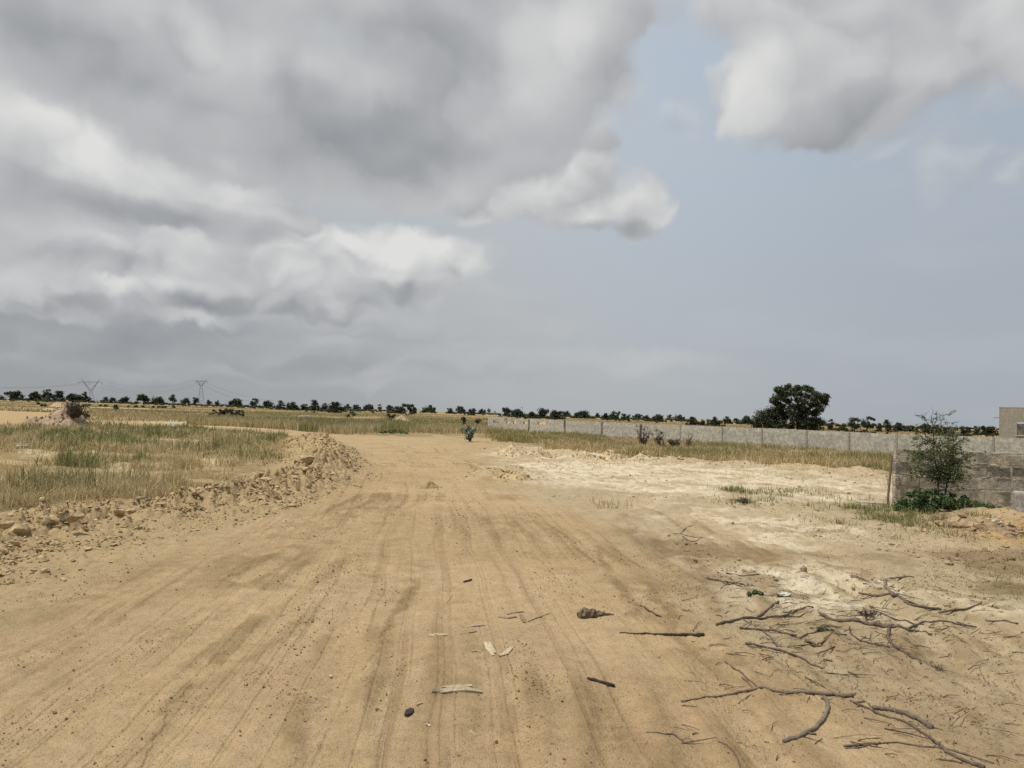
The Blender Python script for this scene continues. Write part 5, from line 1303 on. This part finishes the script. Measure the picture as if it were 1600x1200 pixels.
stick('dead_branch', 'arched branch bending over at the top of the upper tangle', [([(1140, 115), (1070, 116), (1032, 122), (1024, 150), (1048, 184), (1072, 202)], 5, 8)], col=(.15, .115, .085))
stick('dead_branch', 'long straight branch running right under the arched branch', [([(908, 180), (1000, 197), (1080, 215), (1160, 236), (1252, 250)], 6, 7), ([(1245, 264), (1330, 250), (1422, 240)], 6, 4), ([(1050, 200), (1120, 215), (1175, 238)], 4, 5)], col=(.12, .09, .066))
stick('dead_branch', 'thin branch sloping between the long straight and knotted branches', [([(985, 255), (1050, 285), (1120, 303), (1182, 322)], 4, 5)])
stick('dead_branch', 'level stick left of the small green weed', [([(278, 121), (340, 130), (400, 138), (472, 149)], 5, 4), ([(350, 140), (400, 148), (425, 152)], 3, 3)])
stick('dead_branch', 'slim pale twig above the level stick near the weed', [([(358, 97), (430, 108), (497, 119)], 4, 4)], cat='twig')
stick('dead_branch', 'short dark stick on the sand left of the branch tangle', [([(2, 231), (40, 254), (87, 279)], 4, 5)])
stick('dead_branch', 'straight dark stick tapering leftwards, lying level in the road', [([(-85, 345), (0, 350), (100, 353), (180, 354), (268, 356)], 3, 9)], col=(.07, .053, .04))
stick('dead_branch', 'bent twig near the bottom edge, right of centre', [([(26, 760), (90, 765), (145, 772), (180, 802)], 4, 5)])
stick('dead_branch', 'curved dark stick running off the bottom edge', [([(326, 798), (370, 820), (402, 860), (420, 915)], 4, 5)])
stick('dead_branch', 'short dark stick near the right frame edge beyond the tangle', [([(1438, 300), (1520, 300), (1574, 308)], 4, 5)])
stick('dead_branch', 'thin pale twig at the top right above the arched branch', [([(860, 98), (905, 112), (955, 130)], 3, 2)], cat='twig')
stick('dead_branch', 'tiny twig between the bowed stick and drooping branch', [([(760, 454), (802, 463)], 4, 4)], cat='twig')
stick('dead_branch', 'small twig cluster standing above the long foreground branch', [([(690, 530), (730, 550), (775, 575)], 3, 3), ([(710, 545), (745, 566)], 3, 2)], cat='twig')
stick('dead_branch', 'short straight twig on the sand amid the upper tangle', [([(735, 432), (770, 420), (812, 402)], 4, 4)], cat='twig')
def z7(zx, zy): return 500 + zx * .34375, 800 + zy * .34375
stick('dead_branch', 'short thick black stick in the road, below the wedge-shaped stump piece', [([(1218, 757), (1275, 776), (1338, 795)], 8, 9)], col=(.045, .035, .03), conv=z7)
stick('dead_branch', 'very thin straw stalk in the middle of the road', [([(565, 424), (585, 400), (602, 376)], 2.5, 2)], col=(.42, .34, .2), cat='twig', conv=z7)
stick('dead_branch', 'thin pale stalk near the bottom of the road', [([(682, 993), (696, 1006), (712, 1018)], 3, 2)], col=(.45, .37, .23), cat='twig', conv=z7)
stick('dead_branch', 'black root stick poking out of the bank among clods', [([(143, 803), (158, 793), (172, 786)], 5, 4)], col=(.05, .04, .032), conv=lambda a, b: (a, b))
stick('dead_branch', 'dark branch half buried along the top of the bank', [([(218, 787), (250, 781), (285, 774)], 8, 6)], col=(.06, .047, .038), conv=lambda a, b: (a, b))
stick('dead_branch', 'thin sprawling twigs on the pale sand right of the road', [([(1042, 838), (1062, 835), (1098, 845)], 2, 2), ([(1062, 836), (1070, 827), (1082, 820)], 2, 1.5), ([(1066, 838), (1080, 846), (1100, 842)], 2, 1.5)], conv=lambda a, b: (a, b), cat='twig')
twiggy('dead_brush', 'flat bundle of dark brushwood lying on the white sand strip', 'dead brush', 1160, 794, 13.3, 38, 9, 26, DEADC * .9, 40, .03, r0=.006, spread=1.0, lying=.8)
twiggy('dead_brush', 'small clump of brown litter beside the knotted branch', 'dead brush', 1355, 950, 5.95, 40, 12, 26, DEADC, 30, .02, r0=.004, lying=.8)
twiggy('dead_brush', 'dry spiky brown tuft in front of the green bush', 'dead brush', 1470, 822, 11.6, 46, 18, 44, DEADC * 2.4, 10, .02, stemc=(.30, .23, .12), r0=.004, lying=.5)
twiggy('dead_brush', 'heap of dry stems and clods at the right of the tangle', 'dead brush', 1468, 1036, 4.75, 36, 14, 16, DEADC, 0, .02, stemc=(.16, .12, .08), r0=.005, lying=.8)
def chip(label, pl, wd, th=.012, col=(.52, .42, .27), name='wood_chip', conv=z7, group='split wood chips on the road', rag=.25):
    """a flat splinter along a line of photo points; wd: half-width in metres"""
    g = np.array([at(*conv(*q)) for q in pl]); t = MB()
    d = g[-1] - g[0]; d /= np.linalg.norm(d); n = np.array([-d[1], d[0], 0]); n /= np.linalg.norm(n) + 1e-9; k = len(g)
    a = [g[i] + n * wd * (1 + rng.normal(0, rag)) * (.45 if i in (0, k - 1) else 1) for i in range(k)]; b = [g[i] - n * wd * (1 + rng.normal(0, rag)) * (.7 if i in (0, k - 1) else 1) for i in range(k)]
    th *= .55; wd *= .8; up = np.array([0, 0, th]); V = []
    for i in range(k): V += [a[i] + up * .1, b[i] + up * .1, b[i] + up * rng.uniform(.7, 1.2), a[i] + up * rng.uniform(.8, 1.3)]
    F_ = []
    for i in range(k - 1):
        for j in range(4): F_.append((i * 4 + j, i * 4 + (j + 1) % 4, (i + 1) * 4 + (j + 1) % 4, (i + 1) * 4 + j))
    F_ += [[3, 2, 1, 0], [(k - 1) * 4 + j for j in range(4)]]
    V = np.array(V); o = g[0]
    t.add(V, F_, np.array(col) * .66 * rng.uniform(.9, 1.1)); ob = t.build(name, M_CHIP, loc=o); ob.location = o
    return tag(ob, label, 'wood chip', group)
chip('largest pale split wood piece near the bottom of the road', [(545, 822), (600, 812), (660, 812), (735, 822)], .028, .02, (.58, .48, .32))
chip('narrow splinter lying along the top edge of the largest split piece', [(555, 803), (620, 797), (690, 796)], .014, .022, (.55, .45, .29))
chip('grey knot end at the left tip of the largest split piece', [(510, 822), (530, 818), (552, 818)], .018, .025, (.30, .25, .17))
chip('flat pale rectangular chip left of the road centre', [(495, 563), (540, 560), (582, 557)], .03, .01, (.58, .47, .30))
chip('slim pale chip right above the flat rectangular chip', [(662, 524), (705, 519), (750, 515)], .016, .014, (.57, .47, .30))
chip('thin crooked splinter between the slim chip and the two crossed slivers', [(636, 557), (675, 549), (712, 545)], .010, .012, (.50, .40, .25))
chip('left of the two upright cream slivers in the road centre', [(752, 596), (766, 625), (785, 656)], .017, .016, (.66, .55, .37))
chip('right of the two upright cream slivers in the road centre', [(768, 596), (782, 622), (796, 645)], .012, .014, (.62, .51, .34))
chip('slanted cream chip to the right of the two upright slivers', [(815, 656), (845, 645), (868, 620)], .018, .016, (.66, .55, .37))
chip('small pale chip left of the two upright slivers', [(690, 638), (710, 632), (732, 640)], .011, .012, (.55, .45, .29))
chip('bundle of brown bark fibres in the road, left part', [(810, 480), (850, 484), (895, 478)], .013, .014, (.33, .26, .16))
chip('upper brown bark fibre reaching right from the fibre bundle', [(850, 468), (890, 458), (925, 455)], .009, .012, (.30, .23, .14))
chip('upright bark fibre in the middle of the fibre bundle', [(915, 470), (925, 490), (930, 505)], .016, .014, (.32, .25, .15))
chip('pale bark fibre at the right of the fibre bundle', [(945, 500), (985, 482), (1045, 462)], .009, .012, (.40, .32, .2))
chip('dark brown bark flake in the upper middle of the road', [(655, 320), (675, 313), (690, 308)], .020, .016, (.07, .052, .04))
chip('dark upright bark flake near the lower left of the road', [(392, 932), (405, 920), (420, 908)], .018, .03, (.08, .06, .045))
chip('small tan chip above the dark upright bark flake', [(438, 880), (452, 874), (466, 870)], .010, .012, (.50, .40, .25))
chip('tiny cream chip below the largest split piece', [(485, 966), (493, 972), (500, 976)], .010, .01, (.66, .56, .4))
chip('tiny pale chip in the sand at left of the road', [(46, 745), (52, 750)], .010, .01, (.66, .58, .44))
def stump_piece():
    t = MB(); pl = [(1176, 482), (1200, 480), (1235, 476), (1270, 472), (1335, 468)]; rr = [.026, .040, .034, .020, .004]
    g = np.array([at(*z7(*q)) for q in pl]); g[:, 2] += np.array(rr) * .75
    P_ = smooth_pl3(g, 4); r = np.interp(np.linspace(0, 4, len(P_)), np.arange(5), rr)
    V = []; n = 10
    t.tube(P_, r, n, (.17, .13, .085), wob=.2)
    o = g[0]; ob = t.build('stump_piece', M_STICK, loc=o); ob.location = o
    tag(ob, 'dark wedge-shaped stump piece lying in the road, blunt end left', 'stump')
stump_piece()

def twig_litter():
    """fine snapped twigs and bark bits strewn between the fallen branches (nobody could count them)"""
    t = MB(); k = 0
    for _ in range(430):
        if rng.uniform() < .7: px, py = 1000 + rng.normal(860, 300) * .375, 860 + rng.normal(300, 85) * .375
        else: px, py = rng.uniform(1050, 1600), rng.uniform(880, 1190)
        if not (1040 < px < 1640 and 865 < py < 1210): continue
        p = at(px, py); l = rng.uniform(.03, .16) * (1.7 if rng.uniform() < .15 else 1); a = rng.normal(-.15, .7); r = rng.uniform(.0012, .0035)
        e = p + np.array([math.cos(a) * l, math.sin(a) * l, 0]); e[2] = float(height(e[0], e[1])[0]) + rng.uniform(.001, .018); p[2] += .003
        m = (p + e) / 2 + np.array([rng.normal(0, l * .07), rng.normal(0, l * .07), rng.uniform(0, .01)])
        t.tube([p, m, e], [r, r * .85, r * .5], 5, np.array([.10, .075, .055]) * rng.uniform(.6, 1.7))
    t.build('twig_litter', M_STICK)['kind'] = 'stuff'
twig_litter()
